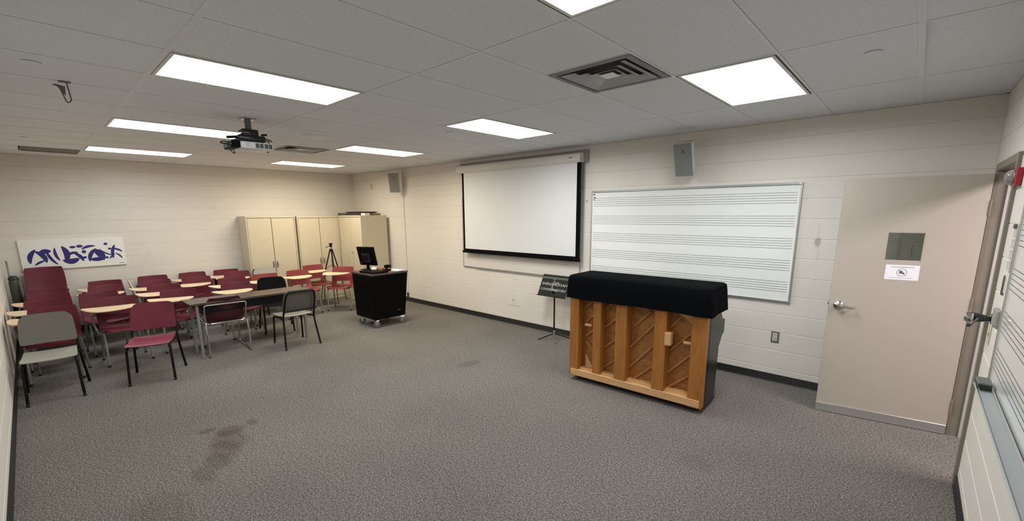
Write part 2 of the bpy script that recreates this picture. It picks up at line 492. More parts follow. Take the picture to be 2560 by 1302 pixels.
# ceiling: plenum plane, lay-in tiles, tee grid
ceil = struct(MB().box((-.1, -W-.1, H+.10), (L+.1, .1, H+.14)).obj('ceiling', M['gap'], smooth=0))
cols = []            # x cell borders
k = 12
xs = [0.0] + [GX - TX*k_ for k_ in range(11, -6, -1) if 0.02 < GX - TX*k_ < L-.02] + [L]
ys = [-W] + [-(GD + TY*j) for j in (3, 2, 1, 0)] + [0.0]
LIGHT_K = (1, 5, 9, -3)
def cell_is(x0, y0, kk, row):   # cell between grid lines k=kk (near) and kk+1
    return abs(x0 - (GX - TX*(kk+1))) < .01 and abs(y0 - (-(GD+TY*row))) < .01
tile_cache = {}
def tile(x0, x1, y0, y1, dz=0, tilt=0):
    w_, d_ = round(x1-x0-.002, 3), round(y1-y0-.002, 3)
    if (w_, d_) not in tile_cache:
        # tegular edge: face drops level with the tees, lip rests on the flange
        t = MB(); t.box((-w_/2+.008, -d_/2+.008, 0), (w_/2-.008, d_/2-.008, .02), .0015)
        tile_cache[(w_, d_)] = t.mesh('ceiling_tile', M['tile'], smooth=0)
    o = bpy.data.objects.new('ceiling_tile', tile_cache[(w_, d_)]); C.objects.link(o); o.parent = ceil
    o.location = ((x0+x1)/2, (y0+y1)/2, H+.0015+dz); o.rotation_euler = (tilt, 0, 0)
half_vents = []
for x0, x1 in zip(xs, xs[1:]):
    for y0, y1 in zip(ys, ys[1:]):
        if any(cell_is(x0, y0, kk, 1) or cell_is(x0, y0, kk, 3) for kk in LIGHT_K): continue
        if cell_is(x0, y0, -2, 2) or cell_is(x0, y0, 6, 2):      # half tile beside each air diffuser
            tile(x0, x1, y0, y0+TY/2); half_vents.append((x0, x1, y0+TY/2, y1)); continue
        if abs(x0-(GX-TX*11)) < .01 and abs(y0+W) < .01:            # return grille cell
            tile(x0, x1, y0, y1-.575); continue
        dz = 0
        tilt = 0
        if x1 > L-.1 and abs(y0-(-(GD+TY))) < .01: dz, tilt = .007, -R(.7)
        tile(x0, x1, y0, y1, dz, tilt)
for x in xs[1:-1]:
    mainx = abs(x-(GX+4*TX)) < .01
    for y0, y1 in zip(ys, ys[1:]):
        t = MB(); t.box((x-(.015 if mainx else .0085), y0+.009, H-(.0008 if mainx else 0)), (x+(.015 if mainx else .0085), y1-.009, H+.0012)); t.box((x-.002, y0, H+.002), (x+.002, y1, H+.03)); t.obj('grid_tee', M['grid'], ceil, smooth=0)
for y in ys[1:-1]:
    mainy = abs(y+GD+3*TY) < .01
    t = MB(); t.box((0, y-(.014 if mainy else .0085), H-(.0006 if mainy else 0)), (L, y+(.014 if mainy else .0085), H+.0012)); t.box((0, y-.002, H+.002), (L, y+.002, H+.03)); t.obj('grid_tee', M['grid'], ceil, smooth=0)
for hx0, hx1, hy, _ in half_vents:
    MB().box((hx0+.009, hy-.0085, H), (hx1-.009, hy+.0085, H+.0012)).obj('grid_tee', M['grid'], ceil, smooth=0)
for i, (a, b_) in enumerate([((0, -.022, H-.002), (L, 0, H+.001)), ((0, -W, H-.002), (L, -W+.022, H+.001)), ((0, -W, H-.002), (.022, 0, H+.001)), ((L-.022, -W, H-.002), (L, 0, H+.001))]):
    MB().box(a, b_).obj('wall_angle', M['grid'], ceil, smooth=0)

# ceiling lights: recessed troffers with a prismatic lens
def lamp_light(parent, z, sx, sy, watts, col, spread):
    la = bpy.data.lights.new('tube_light', 'AREA'); la.shape = 'RECTANGLE'; la.size = sx; la.size_y = sy
    la.energy = watts; la.color = col; la.spread = R(spread)
    lo = bpy.data.objects.new('tube_light', la); C.objects.link(lo); lo.parent = parent; lo.location = (0, 0, z)
def troffer(kk, row, lamp, label, k_w=1.0):
    x1 = GX - TX*kk; x0 = x1 - TX; y0 = -(GD + TY*row); y1 = y0 + TY
    t = thing('ceiling_light', label, 'ceiling light', ((x0+x1)/2, (y0+y1)/2, H), 0, 'recessed ceiling light panels')
    hx, hy = TX/2-.009, TY/2-.009
    g = MB()
    for a, b_ in (((-hx, -hy, .001), (-hx+.010, hy, .06)), ((hx-.010, -hy, .001), (hx, hy, .06)), ((-hx+.010, -hy, .001), (hx-.010, -hy+.008, .06)), ((-hx+.010, hy-.008, .001), (hx-.010, hy, .06))): g.box(a, b_)
    g.box((-hx, -hy, .06), (hx, hy, .065))
    g.obj('housing', M['gap'], t, smooth=0)
    fr = MB(); i0, j0, wd = hx-.010, hy-.008, .020
    for a, b_ in (((-i0, -j0, -.003), (-i0+wd, j0, .006)), ((i0-wd, -j0, -.003), (i0, j0, .006)), ((-i0+wd, -j0, -.003), (i0-wd, -j0+wd, .006)), ((-i0+wd, j0-wd, -.003), (i0-wd, j0, .006))): fr.box(a, b_, .0012)
    fr.obj('lens_frame', M['case_white'], t, smooth=0)
    MB().box((-i0+wd, -j0+wd, .002), (i0-wd, j0-wd, .005)).obj('lens', lamp, t, smooth=0)
    lamp_light(t, .001, (i0-wd)*2, (j0-wd)*2, LAMP_WATTS*k_w, {M['lamp_cool']: LAMP_COOL, M['lamp_mid']: LAMP_MID, M['lamp_warm']: LAMP_WARM}[lamp], 172)
    return t
troffer(1, 3, M['lamp_cool'], 'large bright white light panel at left, nearest of its row', .62)
troffer(5, 3, M['lamp_cool'], 'white light panel partly hidden behind the ceiling projector', .6)
troffer(9, 3, M['lamp_cool'], 'thin-looking white light panel at far left near the back wall', .55)
troffer(-3, 3, M['lamp_cool'], 'white light panel cut off by the top edge of the photo', .38)
troffer(-3, 1, M['lamp_cool'], 'white light panel at right beside the large air diffuser', .95)
troffer(1, 1, M['lamp_mid'], 'white light panel above and left of the projection screen')
troffer(5, 1, M['lamp_warm'], 'warm yellowish light panel, second from the back wall on the right')
troffer(9, 1, M['lamp_warm'], 'warm yellowish light panel nearest the back wall above the cabinets')

# air diffusers with nested square cones
def diffuser(x0, x1, y0, y1, label):
    t = thing('air_diffuser', label, 'vent', ((x0+x1)/2, (y0+y1)/2, H), 0, 'square ceiling air diffusers')
    h = (x1-x0)/2-.010
    def ring(o_, i_, zo, zi, nm, m_):
        g = MB()
        bm = g.bm
        for dz in (0,):
            A = [bm.verts.new((sx*o_, sy*o_, zo)) for sx, sy in ((-1, -1), (1, -1), (1, 1), (-1, 1))]
            B = [bm.verts.new((sx*i_, sy*i_, zi)) for sx, sy in ((-1, -1), (1, -1), (1, 1), (-1, 1))]
            fs = [bm.faces.new((A[k_], A[(k_+1) % 4], B[(k_+1) % 4], B[k_])) for k_ in range(4)]
        bmesh.ops.solidify(bm, geom=fs, thickness=.0025)
        return g.obj(nm, m_, t, smooth=0)
    ring(h, h-.040, -.003, -.006, 'rim', M['vent_rim'])
    ring(h-.040, h-.050, -.005, .045, 'collar', M['vent_rim'])
    for i, (o_, i_) in enumerate([(.232, .165), (.165, .105), (.105, .060)]):
        ring(o_, i_, -.007+i*.002, .016, 'cone', M['vent_grey'])
    MB().box((-.05, -.05, .0), (.05, .05, .004), .001).obj('centre_plate', M['vent_grey'], t, smooth=0)
    MB().box((-h, -h, .05), (h, h, .055)).obj('duct_opening', M['gap'], t, smooth=0)
hv = sorted(half_vents, key=lambda q: -q[0])
diffuser(*hv[0], 'large square air diffuser in the ceiling, left of the right-hand light panel')
diffuser(*hv[1], 'small-looking air diffuser in the ceiling just right of the projector')
# return grille
t = thing('return_grille', 'brown slatted return air grille in the ceiling at far left', 'vent', (GX-TX*10.5, -4.89, H))
b = MB(); hx, hy = .29, .283
for a, c_ in (((-hx, -hy, -.004), (-hx+.02, hy, .004)), ((hx-.02, -hy, -.004), (hx, hy, .004)), ((-hx+.02, -hy, -.004), (hx-.02, -hy+.02, .004)), ((-hx+.02, hy-.02, -.004), (hx-.02, hy, .004))): b.box(a, c_)
b.obj('rim', M['return'], t, smooth=0)
for i in range(22):
    y = -.2520 + i*.024
    MB().box((-hx+.02, -.0115, -.001), (hx-.02, .0115, .001)).obj('slat', M['return'], t, smooth=0)
    s_ = t.children[-1]; s_.location = (0, y, .004); s_.rotation_euler = (R(-14), 0, 0)
MB().box((-hx, -hy, .03), (hx, hy, .034)).obj('duct_opening', M['gap'], t, smooth=0)
# round ceiling speaker, sprinkler covers, hook
t = thing('ceiling_speaker', 'round white ceiling speaker grille beyond the projector', 'speaker', (4.5, -2.825, H))
b = MB(); b.lathe([(.155, 0), (.155, -.004), (.140, -.008), (.125, -.004), (.125, 0)], 32); b.obj('rim', M['vent_grey'], t)
b = MB(); b.lathe([(.125, -.001), (.09, -.010), (0, -.014)], 32); b.obj('grille', M['grid'], t)
for (x, y, lb) in [(5.861, -5.107, 'white sprinkler cover disc at upper left of the ceiling'), (9.507, -1.862, 'white sprinkler cover disc in the ceiling at upper right'), (5.832, -1.914, 'small sprinkler cover disc left of the light above the screen'), (2.139, -5.126, 'sprinkler cover disc in the ceiling near the return grille')]:
    b = MB(); b.lathe([(0, -.006), (.040, -.006), (.043, -.0035), (.043, -.0015), (.034, .001)], 24)
    o = b.obj('sprinkler_cover', M['grid']); tag(o, lb, 'sprinkler', 'concealed sprinkler covers'); o.location = (x, y, H)
    d = MB(); d.lathe([(.034, 0.0004), (.034, -.004)], 20); d.obj('recess', M['gap'], o)
t = thing('ceiling_hook', 'grey wire hanger bracket hooked on the ceiling grid at upper left', 'hook', (5.457, -4.95, H))
MB().box((-.02, -.03, -.006), (.02, .03, 0), .001).obj('clip', M['plast_grey'], t)
b = MB(); b.tube(rbend([(0, .01, -.005), (0, .02, -.12), (0, -.005, -.135), (0, -.03, -.03), (0, -.06, -.028)], .02), .004, 6); b.obj('wire', M['plast_grey'], t)
b = MB(); b.prism([(-.05, -.02), (.0, -.03), (-.005, -.09)], -.002, .002, mtx=Matrix.Rotation(PI/2, 4, 'X') @ Matrix.Rotation(PI/2, 4, 'Y')); b.obj('gusset', M['plast_grey'], t)

# ------------------------------------------------------------------ corridor beyond the doorway
b = MB(); b.box((12.3, -4.2, 0), (12.35, 1.9, H)); b.box((L+.15, 1.85, 0), (12.3, 1.9, H)); b.box((L+.15, -4.25, 0), (12.35, -4.2, H)); struct(b.obj('wall_corridor', M['wall'], smooth=0))
struct(MB().box((L+.15, -4.25, 2.60), (12.35, 1.9, 2.65)).obj('ceiling_corridor', M['tile'], smooth=0))
t = thing('corridor_light', 'corridor ceiling light beyond the open doorway', 'ceiling light', (11.35, -1.35, 2.60))
MB().box((-.3, -.6, -.03), (.3, .6, -.001), .004).obj('frame', M['case_white'], t)
MB().box((-.27, -.57, -.034), (.27, .57, -.0305)).obj('lens', M['lamp_corr'], t, smooth=0)
lamp_light(t, -.036, .54, 1.14, CORRIDOR_WATTS, (1, .87, .88), 170)

# door frame (trim) on wall_front
tr = MB()
x0, x1 = L-.018, L+.15
tr.box((x0, OY1, 0), (x0+.02, OY1+.05, OZ+.05), .001); tr.box((x0, OY0-.05, 0), (x0+.02, OY0, OZ+.05), .001); tr.box((x0, OY0, OZ), (x0+.02, OY1, OZ+.05), .001)
tr.box((x0+.0201, OY1, 0), (x1, OY1+.03, OZ+.03)); tr.box((x0+.0201, OY0-.03, 0), (x1, OY0, OZ+.03)); tr.box((x0+.0201, OY0, OZ), (x1, OY1, OZ+.03))
trim = struct(tr.obj('trim_1', M['frame'], smooth=0))
st = MB(); st.box((L+.055, OY1-.016, 0), (x1, OY1, OZ), .001); st.box((L+.055, OY0, 0), (x1, OY0+.016, OZ), .001); st.box((L+.055, OY0+.016, OZ-.016), (x1, OY1-.016, OZ), .001)
st.obj('door_stop', M['stop'], trim, smooth=0)
for z in (.35, .62, .9, 1.15, 1.42, 1.7, 1.95):
    b = MB(); b.lathe([(.005, 0), (.005, .002), (.002, .004)], 10, Matrix.Translation((L+.085, OY1-.016, z)) @ Matrix.Rotation(PI/2, 4, 'X')); b.obj('screw', M['nickel'], trim)
MB().box((L+.075, OY1-.018, .78), (L+.095, OY1-.0155, .88)).obj('contact_plate', M['plast_grey'], trim, smooth=0)

# door_1: open leaf swung against wall_right
A = Vector((10.198, -.364, 0)); B = Vector((9.319, -.509, 0)); u_ = (A-B).normalized(); LW = (A-B).length
ang = math.atan2(u_.y, u_.x)
DM = Matrix.Translation(B) @ Matrix.Rotation(ang, 4, 'Z')       # local x along the leaf from latch to hinge, face at y=0 toward the room (-y)
w0, w1, wz0, wz1 = .333, .566, 1.426, 1.658
T_ = .044
b = MB(); b.box((0, 0, .012), (w0, T_, 2.1)); b.box((w1, 0, .012), (LW, T_, 2.1)); b.box((w0, 0, .012), (w1, T_, wz0)); b.box((w0, 0, wz1), (w1, T_, 2.1))
door = struct(b.obj('door_1', M['door'], smooth=0)); door.matrix_world = DM
b = MB()
for a, c_ in (((w0-.0005, .001, wz0), (w0+.004, .017, wz1)), ((w1-.004, .001, wz0), (w1+.0005, .017, wz1)), ((w0+.004, .001, wz0-.0005), (w1-.004, .017, wz0+.004)), ((w0+.004, .001, wz1-.004), (w1-.004, .017, wz1+.0005))): b.box(a, c_)
b.obj('window_frame', M['door'], door, smooth=0)
MB().box((w0+.002, .018, wz0+.002), (w1-.002, .024, wz1-.002)).obj('pane', M['glass'], door, smooth=0)
MB().box((.0, -.008, .004), (LW-.003, 0, .083), .0015).obj('door_sweep', M['alu'], door, smooth=0)
for i in range(5):
    b = MB(); b.lathe([(.004, 0), (.004, .001), (.001, .002)], 8, Matrix.Translation((.09+i*.17, -.008, .045)) @ Matrix.Rotation(PI/2, 4, 'X')); b.obj('screw', M['nickel'], door)
hb = MB(); hb.lathe([(.040, 0), (.040, .006), (.036, .011), (.026, .020), (.017, .028), (.013, .034), (.013, .055), (0, .058)], 28, Matrix.Translation((.071, 0, 1.012)) @ Matrix.Rotation(PI/2, 4, 'X'))
hb.tube(rbend([(.071, -.048, 1.012), (.11, -.054, 1.010), (.15, -.052, 1.003), (.178, -.048, 1.005), (.184, -.03, 1.006)], .012), [.011]+[.009]*30 if False else .009, 10)
hb.obj('door_lever', M['nickel'], door)
MB().box((-.002, .010, .98), (.0005, .034, 1.06)).obj('latch_plate', M['nickel'], door, smooth=0)
MB().box((-.012, .017, 1.012), (-.002, .030, 1.030), .002).obj('latch_bolt', M['nickel'], door, smooth=0)
for z in (.25, 1.1, 1.85):
    b = MB(); b.lathe([(.006, -.055), (.006, .055)], 10, Matrix.Translation((LW+.006, -.004, z))); b.obj('hinge', M['frame'], door)
# paper notice on the door
t = thing('paper_notice', 'white paper notice with a prohibition symbol taped below the door window', 'notice'); t.matrix_world = DM
MB().box((.350, -.0012, 1.267), (.565, -.0003, 1.391)).obj('sheet', M['paper'], t, smooth=0)
b = MB(); b.tube([(.4575+.031*math.cos(a*PI/16), -.0016, 1.330+.031*math.sin(a*PI/16)) for a in range(32)], .0013, 4, closed=True)
b.tube([(.4575-.021, -.0016, 1.330+.021), (.4575+.021, -.0016, 1.330-.021)], .0015, 4)
b.box((.441, -.002, 1.321), (.462, -.0013, 1.343)); b.box((.456, -.002, 1.318), (.474, -.0013, 1.330)); b.obj('prohibition_symbol', M['plast_grey'], t, smooth=0)
b = MB(); b.box((.385, -.002, 1.3725), (.530, -.0013, 1.3755)); b.obj('text_line', M['plast_grey'], t, smooth=0)
b = MB(); b.box((.380, -.002, 1.284), (.530, -.0013, 1.2855)); b.obj('text_line', M['plast_grey'], t, smooth=0)

# ------------------------------------------------------------------ wall_right fittings
def staff_board(name, label, mtx, w_, staves, tray=False, y_face=-.022):
    """board in local coordinates: x along, z up, face toward -y"""
    t = thing(name, label, 'whiteboard', group='stave-ruled whiteboards'); t.matrix_world = mtx
    z0, z1 = .894, 2.117
    MB().box((.012, -.020, z0+.012), (w_-.012, -.003, z1-.012)).obj('panel', M['wboard'], t, smooth=0)
    b = MB()
    for a, c_ in (((0, -.028, z0), (.016, -.001, z1)), ((w_-.016, -.028, z0), (w_, -.001, z1)), ((.016, -.028, z0), (w_-.016, -.001, z0+.016)), ((.016, -.028, z1-.016), (w_-.016, -.001, z1))): b.box(a, c_, .002)
    b.obj('frame', M['alu'], t, smooth=0)
    MB().box((.02, -.036, z1-.022), (w_-.02, -.028, z1-.004), .002).obj('map_rail', M['alu_dark'], t, smooth=0)
    MB().box((w_-.03, -.038, z1-.024), (w_-.004, -.028, z1-.002), .002).obj('rail_end', M['case_white'], t, smooth=0)
    for s_ in staves:
        for i in range(5):
            MB().box((.035, -.0208, s_-i*.0258-.0018), (w_-.035, -.0199, s_-i*.0258+.0018)).obj('stave_line', M['stave'], t, smooth=0)
    MB().box((.022, -.0225, z1-.055), (.055, -.0199, z1-.042)).obj('maker_label', M['ink'], t, smooth=0)
    return t
t = staff_board('whiteboard', 'stave-ruled whiteboard on the wall behind the piano', Matrix.Translation((6.50, 0, 0)), 2.435, [2.018, 1.785, 1.558, 1.332, 1.107])
for i, (x, z) in enumerate([(.045, 2.03), (.06, 2.02), (.04, 2.0)]):
    b = MB(); b.lathe([(.008, 0), (.008, .004), (0, .005)], 12, Matrix.Translation((6.5+x, -.020, z)) @ Matrix.Rotation(PI/2, 4, 'X')); tag(b.obj('board_magnet', M['plast_grey'] if i else M['ink']), ('black' if i == 0 else 'grey')+' round magnet, '+['upper', 'middle', 'lowest'][i]+' of three at the upper left corner of the piano whiteboard', 'magnet')
# aged board behind the screen
t = thing('whiteboard', 'plain aged whiteboard mostly hidden behind the projection screen', 'whiteboard', (3.835, 0, 0))
MB().box((.010, -.018, .90), (2.49, -.003, 2.11)).obj('panel', M['wboard_old'], t, smooth=0)
b = MB()
for a, c_ in (((0, -.024, .886), (.013, -.001, 2.12)), ((2.487, -.024, .886), (2.50, -.001, 2.12)), ((.013, -.024, .886), (2.487, -.001, .900)), ((.013, -.024, 2.107), (2.487, -.001, 2.12))): b.box(a, c_, .001)
b.obj('frame', M['alu'], t, smooth=0)
MB().box((.3, -.03, .878), (2.2, -.001, .888), .001).obj('bottom_rail', M['alu_dark'], t, smooth=0)
# projection screen
t = thing('projection_screen', 'pulled-down white projection screen with black borders and white housing', 'projection screen', (3.8, 0, 0))
MB().box((.02, -.035, 2.505), (2.635, -.001, 2.665), .003).obj('mounting_board', M['case_grey'], t, smooth=0)
b = MB(); pr = [(-.035, 2.500), (-.035, 2.620), (-.09, 2.632), (-.135, 2.610), (-.140, 2.530), (-.120, 2.500)]
mtx = Matrix(((0, 0, 1, 0), (1, 0, 0, 0), (0, 1, 0, 0), (0, 0, 0, 1)))
b.prism(pr, .02, 2.565, .004, mtx); b.obj('housing', M['case_white'], t)
for x in (.010, 2.565):
    b = MB(); b.prism([(p[0]+(.0 if i < 2 else -.004), p[1]) for i, p in enumerate(pr)], x, x+.012, .002, mtx); b.obj('end_cap', M['case_white'], t)
MB().box((2.40, -.1425, 2.562), (2.445, -.139, 2.572)).obj('maker_label', M['ink'], t, smooth=0)
Yf = -.105
MB().box((.150, Yf-.0008, 1.185), (2.575, Yf+.0008, 2.51)).obj('black_border', M['screen_black'], t, smooth=0)
MB().box((.196, Yf-.0018, 1.222), (2.512, Yf-.001, 2.51)).obj('screen_fabric', M['screen_white'], t, smooth=0)
b = MB(); b.box((.125, Yf-.012, 1.150), (2.590, Yf+.012, 1.190), .006); b.obj('weight_bar', M['screen_black'], t)
b = MB(); b.tube([(1.262, Yf, 1.15), (1.260, -.05, .9), (1.261, -.04, .432)], .0014, 5); b.obj('pull_cord', M['grid'], t)
b = MB(); b.lathe([(0, -.011), (.009, -.006), (.011, 0), (.009, .006), (0, .011)], 12, Matrix.Translation((1.261, -.04, .424))); b.obj('cord_ball', M['ink'], t)
MB().box((2.60, -.020, 1.985), (2.625, -.001, 2.012), .004).obj('cord_cleat', M['case_white'], t)

# wall speakers
def speaker(name, label, loc, rz, tilt, wd, ht, dp, grille, case):
    t = thing(name, label, 'speaker', loc, rz, 'wall-mounted speakers')
    # local: front faces -y, top leans outward by tilt
    mt = Matrix.Rotation(tilt, 4, 'X')
    b = MB(); b.box((-wd/2, .018, -ht/2), (wd/2, dp*.45, ht/2), .008, mt, 2)
    poly = [(-wd/2+.006, dp*.45), (wd/2-.006, dp*.45), (wd/2-.05, dp), (-wd/2+.05, dp)]
    b.prism(poly, -ht/2+.012, ht/2-.012, .006, mt); b.obj('cabinet', case, t)
    b = MB(); b.box((-wd/2, -.004, -ht/2), (wd/2, .020, ht/2), .005, mt); b.obj('bezel', case, t)
    b = MB(); b.box((-wd/2+.006, -.007, -ht/2+.006), (wd/2-.012, -.002, ht/2-.006), .001, mt); b.obj('grille', grille, t)
    b = MB(); b.box((-.013, -.009, .075), (.013, -.0065, .101), .001, mt); lg = b.obj('logo_badge', M['ink'], t)
    b = MB(); b.box((-.004, -.010, .083), (.005, -.0088, .093), 0, mt); b.obj('logo_mark', M['case_white'], lg)
    b = MB(); b.box((-.02, dp-.02, -.03), (.02, dp+.045, .03), .003, mt); b.obj('bracket', M['spk_case'], t)
    return t
speaker('wall_speaker', 'grey speaker tilted down above the stave whiteboard', (7.824, -.265, 2.397), 0, R(20), .213, .366, .16, M['spk_grille'], M['spk_case'])
speaker('wall_speaker', 'grey speaker in the far corner above the cream cabinets', (2.03, -.21, 2.432), R(38), R(12), .213, .38, .10, M['spk_grille2'], M['spk_case'])

# conduit, thermostat, outlet
t = thing('conduit', 'cream surface conduit running down the wall from ceiling to baseboard', 'conduit', (2.025, 0, 0))
MB().box((-.011, -.018, .085), (.011, -.0005, H-.024), .003).obj('raceway', M['ivory' if False else 'wall'], t)
MB().box((-.9, -.020, H-.060), (-.0, -.0005, H-.028), .003).obj('ceiling_raceway', M['wall'], t)
MB().box((-.018, -.03, .095), (.018, -.0005, .19), .004).obj('junction_box', M['ink'], t)
t = thing('thermostat', 'small tan sensor box high on the wall above the cabinets', 'thermostat', (.835, 0, 2.42))
MB().box((-.022, -.025, -.05), (.022, -.0005, .05), .004).obj('cover', M['ivory'], t)
MB().box((-.010, -.027, .005), (.010, -.0245, .03), .001).obj('dial', M['plast_grey'], t)
t = thing('wall_outlet', 'stainless power outlet plate on the wall left of the door', 'outlet', (8.835, 0, .505))
MB().box((-.038, -.008, -.062), (.038, -.0005, .062), .003).obj('plate', M['steel_plate'], t)
MB().box((-.024, -.011, -.045), (.024, -.0075, .045), .002).obj('receptacle', M['spk_case'], t)
b = MB()
for z in (-.022, .022):
    for x in (-.008, .008): b.box((x-.0015, -.0118, z-.006), (x+.0015, -.0108, z+.006))
b.obj('socket_slots', M['ink'], t)

# ------------------------------------------------------------------ wall_front fittings (near wall with the door)
FM = Matrix.Translation((L, 0, 0)) @ Matrix.Rotation(-PI/2, 4, 'Z')     # local x = -world y, local -y = world -x
t = staff_board('whiteboard', 'stave-ruled whiteboard at the right edge beside the doorway', FM @ Matrix.Translation((1.90, 0, 0)), 2.435, [1.995, 1.764, 1.545, 1.324, 1.127])
b = MB(); pr = [(-.03, .940), (-.085, .940), (-.092, .955), (-.086, .957), (-.082, .946), (-.03, .948)]
b.prism(pr, .150, 2.30, 0, mtx); b.obj('tray', M['tray'], t, smooth=0)
b = MB(); b.box((.12, -.035, .905), (2.30, -.027, .96), .002); b.obj('tray_mount', M['alu'], t)
t = thing('board_eraser', 'dark felt eraser at the left end of the near whiteboard tray', 'eraser'); t.matrix_world = FM @ Matrix.Translation((2.10, -.06, .9575))
MB().box((-.06, -.024, .0), (.06, .026, .018), .004).obj('felt', M['felt'], t)
MB().box((-.062, -.026, .018), (.062, .028, .030), .005).obj('backing', M['plast_grey'], t)
# switch, thermostat, pen strip, plastic holder, dark clip
t = thing('light_switch', 'ivory light switch plate beside the doorway below the pencil sharpener', 'switch'); t.matrix_world = FM @ Matrix.Translation((1.45, 0, 1.10))
MB().box((-.022, -.006, -.06), (.022, -.0005, .06), .002).obj('plate', M['ivory'], t)
MB().box((-.005, -.014, -.012), (.005, -.006, .012), .002).obj('toggle', M['ivory'], t)
t = thing('thermostat', 'white thermostat box on the near wall right of the pencil sharpener', 'thermostat'); t.matrix_world = FM @ Matrix.Translation((1.64, 0, 1.235))
MB().box((-.07, -.022, -.05), (.07, -.0005, .05), .006).obj('cover', M['grey_light'], t)
MB().box((.03, -.0235, -.045), (.062, -.0215, -.030), .001).obj('display', M['plast_grey'], t)
t = thing('marker_strip', 'dark marker pen clipped upright on the near wall beside the whiteboard', 'marker'); t.matrix_world = FM @ Matrix.Translation((1.60, -.008, 1.42))
b = MB(); b.lathe([(.004, -.055), (.0045, -.05), (.0045, .035), (.004, .05), (.002, .055)], 12); b.obj('barrel', M['plast_grey'], t)
MB().box((-.01, .0, -.06), (.01, .007, -.045), .001).obj('clip', M['plast_grey'], t)
t = thing('plastic_holder', 'clear plastic wall pocket with outlines beside the near whiteboard', 'holder'); t.matrix_world = FM @ Matrix.Translation((1.62, 0, 1.63))
for z in (-.12, -.06, 0, .06):
    b = MB(); b.tube([(-.03, -.006, z), (.03, -.006, z), (.03, -.006, z+.045), (-.03, -.006, z+.045)], .0014, 5, closed=True); b.obj('pocket_rim', M['spk_case'], t)
MB().box((-.036, -.004, -.135), (.036, -.0008, .125), .001).obj('back_sheet', M['case_white'], t)
MB().box((-.022, -.016, .105), (.022, -.004, .130), .003).obj('hanger_clip', M['plast_grey'], t)
# pencil sharpener
t = thing('pencil_sharpener', 'wall-mounted pencil sharpener with black body and chrome shavings cap', 'pencil sharpener'); t.matrix_world = FM @ Matrix.Translation((1.40, 0, 1.185)) @ Matrix.Rotation(PI/2, 4, 'X')
b = MB(); b.lathe([(.012, .004), (.016, .018), (.024, .045), (.030, .075), (.031, .088)], 24); b.obj('body', M['blackgloss'], t)
b = MB(); b.lathe([(.033, .082), (.034, .10), (.031, .114), (.022, .122), (0, .125)], 24); b.obj('shavings_cap', M['chrome'], t)
b = MB(); b.box((-.022, -.030, .0005), (.022, .030, .006), .002); b.obj('mounting_plate', M['ink'], t)
b = MB(); b.tube(rbend([(0, 0, .06), (.040, .0, .064), (.040, -.045, .090)], .01), .0055, 8); b.obj('crank_arm', M['plast_grey'], t)
b = MB(); b.lathe([(.004, 0), (.009, .004), (.010, .016), (.006, .022), (0, .023)], 14, Matrix.Translation((.040, -.045, .086))); b.obj('crank_knob', M['ink'], t)
# fire alarm strobe
t = thing('fire_alarm', 'red fire alarm strobe with clear dome beside the doorway top', 'fire alarm'); t.matrix_world = FM @ Matrix.Translation((1.385, 0, 2.02)) @ Matrix.Rotation(PI/2, 4, 'X')
b = MB(); b.box((-.075, -.050, .0005), (.075, .050, .030), .004); b.obj('red_housing', M['red'], t)
b = MB(); b.lathe([(.042, .0305), (.044, .040), (.038, .054), (.024, .064), (0, .068)], 24); b.obj('strobe_lens', M['clear'], t)
b = MB(); b.lathe([(.041, .030), (.040, .033), (.020, .036), (.0, .037)], 24); b.obj('reflector', M['nickel'], t)

# ------------------------------------------------------------------ artwork stand-in on wall_back
t = thing('wall_art', 'long white panel with cobalt blue abstract shapes above the chairs', 'artwork', (0, -4.80, 1.25), PI/2)
MB().box((-.592, -.030, -.225), (.592, -.002, .230), .002).obj('panel', M['canvas'], t, smooth=0)
MB().box((.50, -.0315, -.195), (.56, -.0295, -.188)).obj('caption_plate', M['ink'], t, smooth=0)
shape_n = [0]
def shape(pts):
    shape_n[0] += 1
    b = MB(); b.prism(pts, .0296, .0306+.00012*shape_n[0], 0, Matrix.Rotation(PI/2, 4, 'X')); b.obj('blue_shape', M['navy'], t, smooth=0)
def leaf(cx, cy, l, w_, a, bend=0):
    n = 9; up, dn = [], []
    for i in range(n+1):
        s_ = i/n*2-1; x = s_*l/2; h = w_/2*(1-s_*s_)**.6; y = bend*(1-s_*s_)
        up.append((x, y+h)); dn.append((x, y-h))
    pts = up + dn[::-1][1:-1]
    ca, sa = math.cos(a), math.sin(a)
    shape([(cx+x*ca-y*sa, cy+x*sa+y*ca) for x, y in pts])
for (cx, cy, l, w_, a, be) in [(-.46, -.02, .26, .055, R(70), .03), (-.38, -.03, .24, .06, R(-60), .03), (-.33, .03, .17, .07, R(20), .02), (-.26, -.05, .28, .035, R(-65), -.02), (-.40, -.12, .15, .03, R(30), .01),
    (-.20, .0, .24, .035, R(100), .02), (-.13, .0, .28, .07, R(95), -.035), (-.06, -.09, .22, .08, R(5), -.03), (-.03, -.01, .16, .035, R(20), .02), (.03, -.06, .2, .045, R(-55), .02),
    (.16, .08, .2, .035, R(15), .02), (.20, -.04, .26, .05, R(65), .03), (.27, -.04, .24, .09, R(-60), .02), (.24, -.11, .18, .06, R(0), .0), (.36, .0, .22, .022, R(-35), -.02),
    (.46, .0, .26, .04, R(80), .02), (.50, .02, .16, .028, R(-25), .015), (.43, -.08, .13, .022, R(45), .01), (.51, -.07, .14, .022, R(-50), .01)]:
    leaf(cx, cy, l*.9, w_*1.05, a, be)
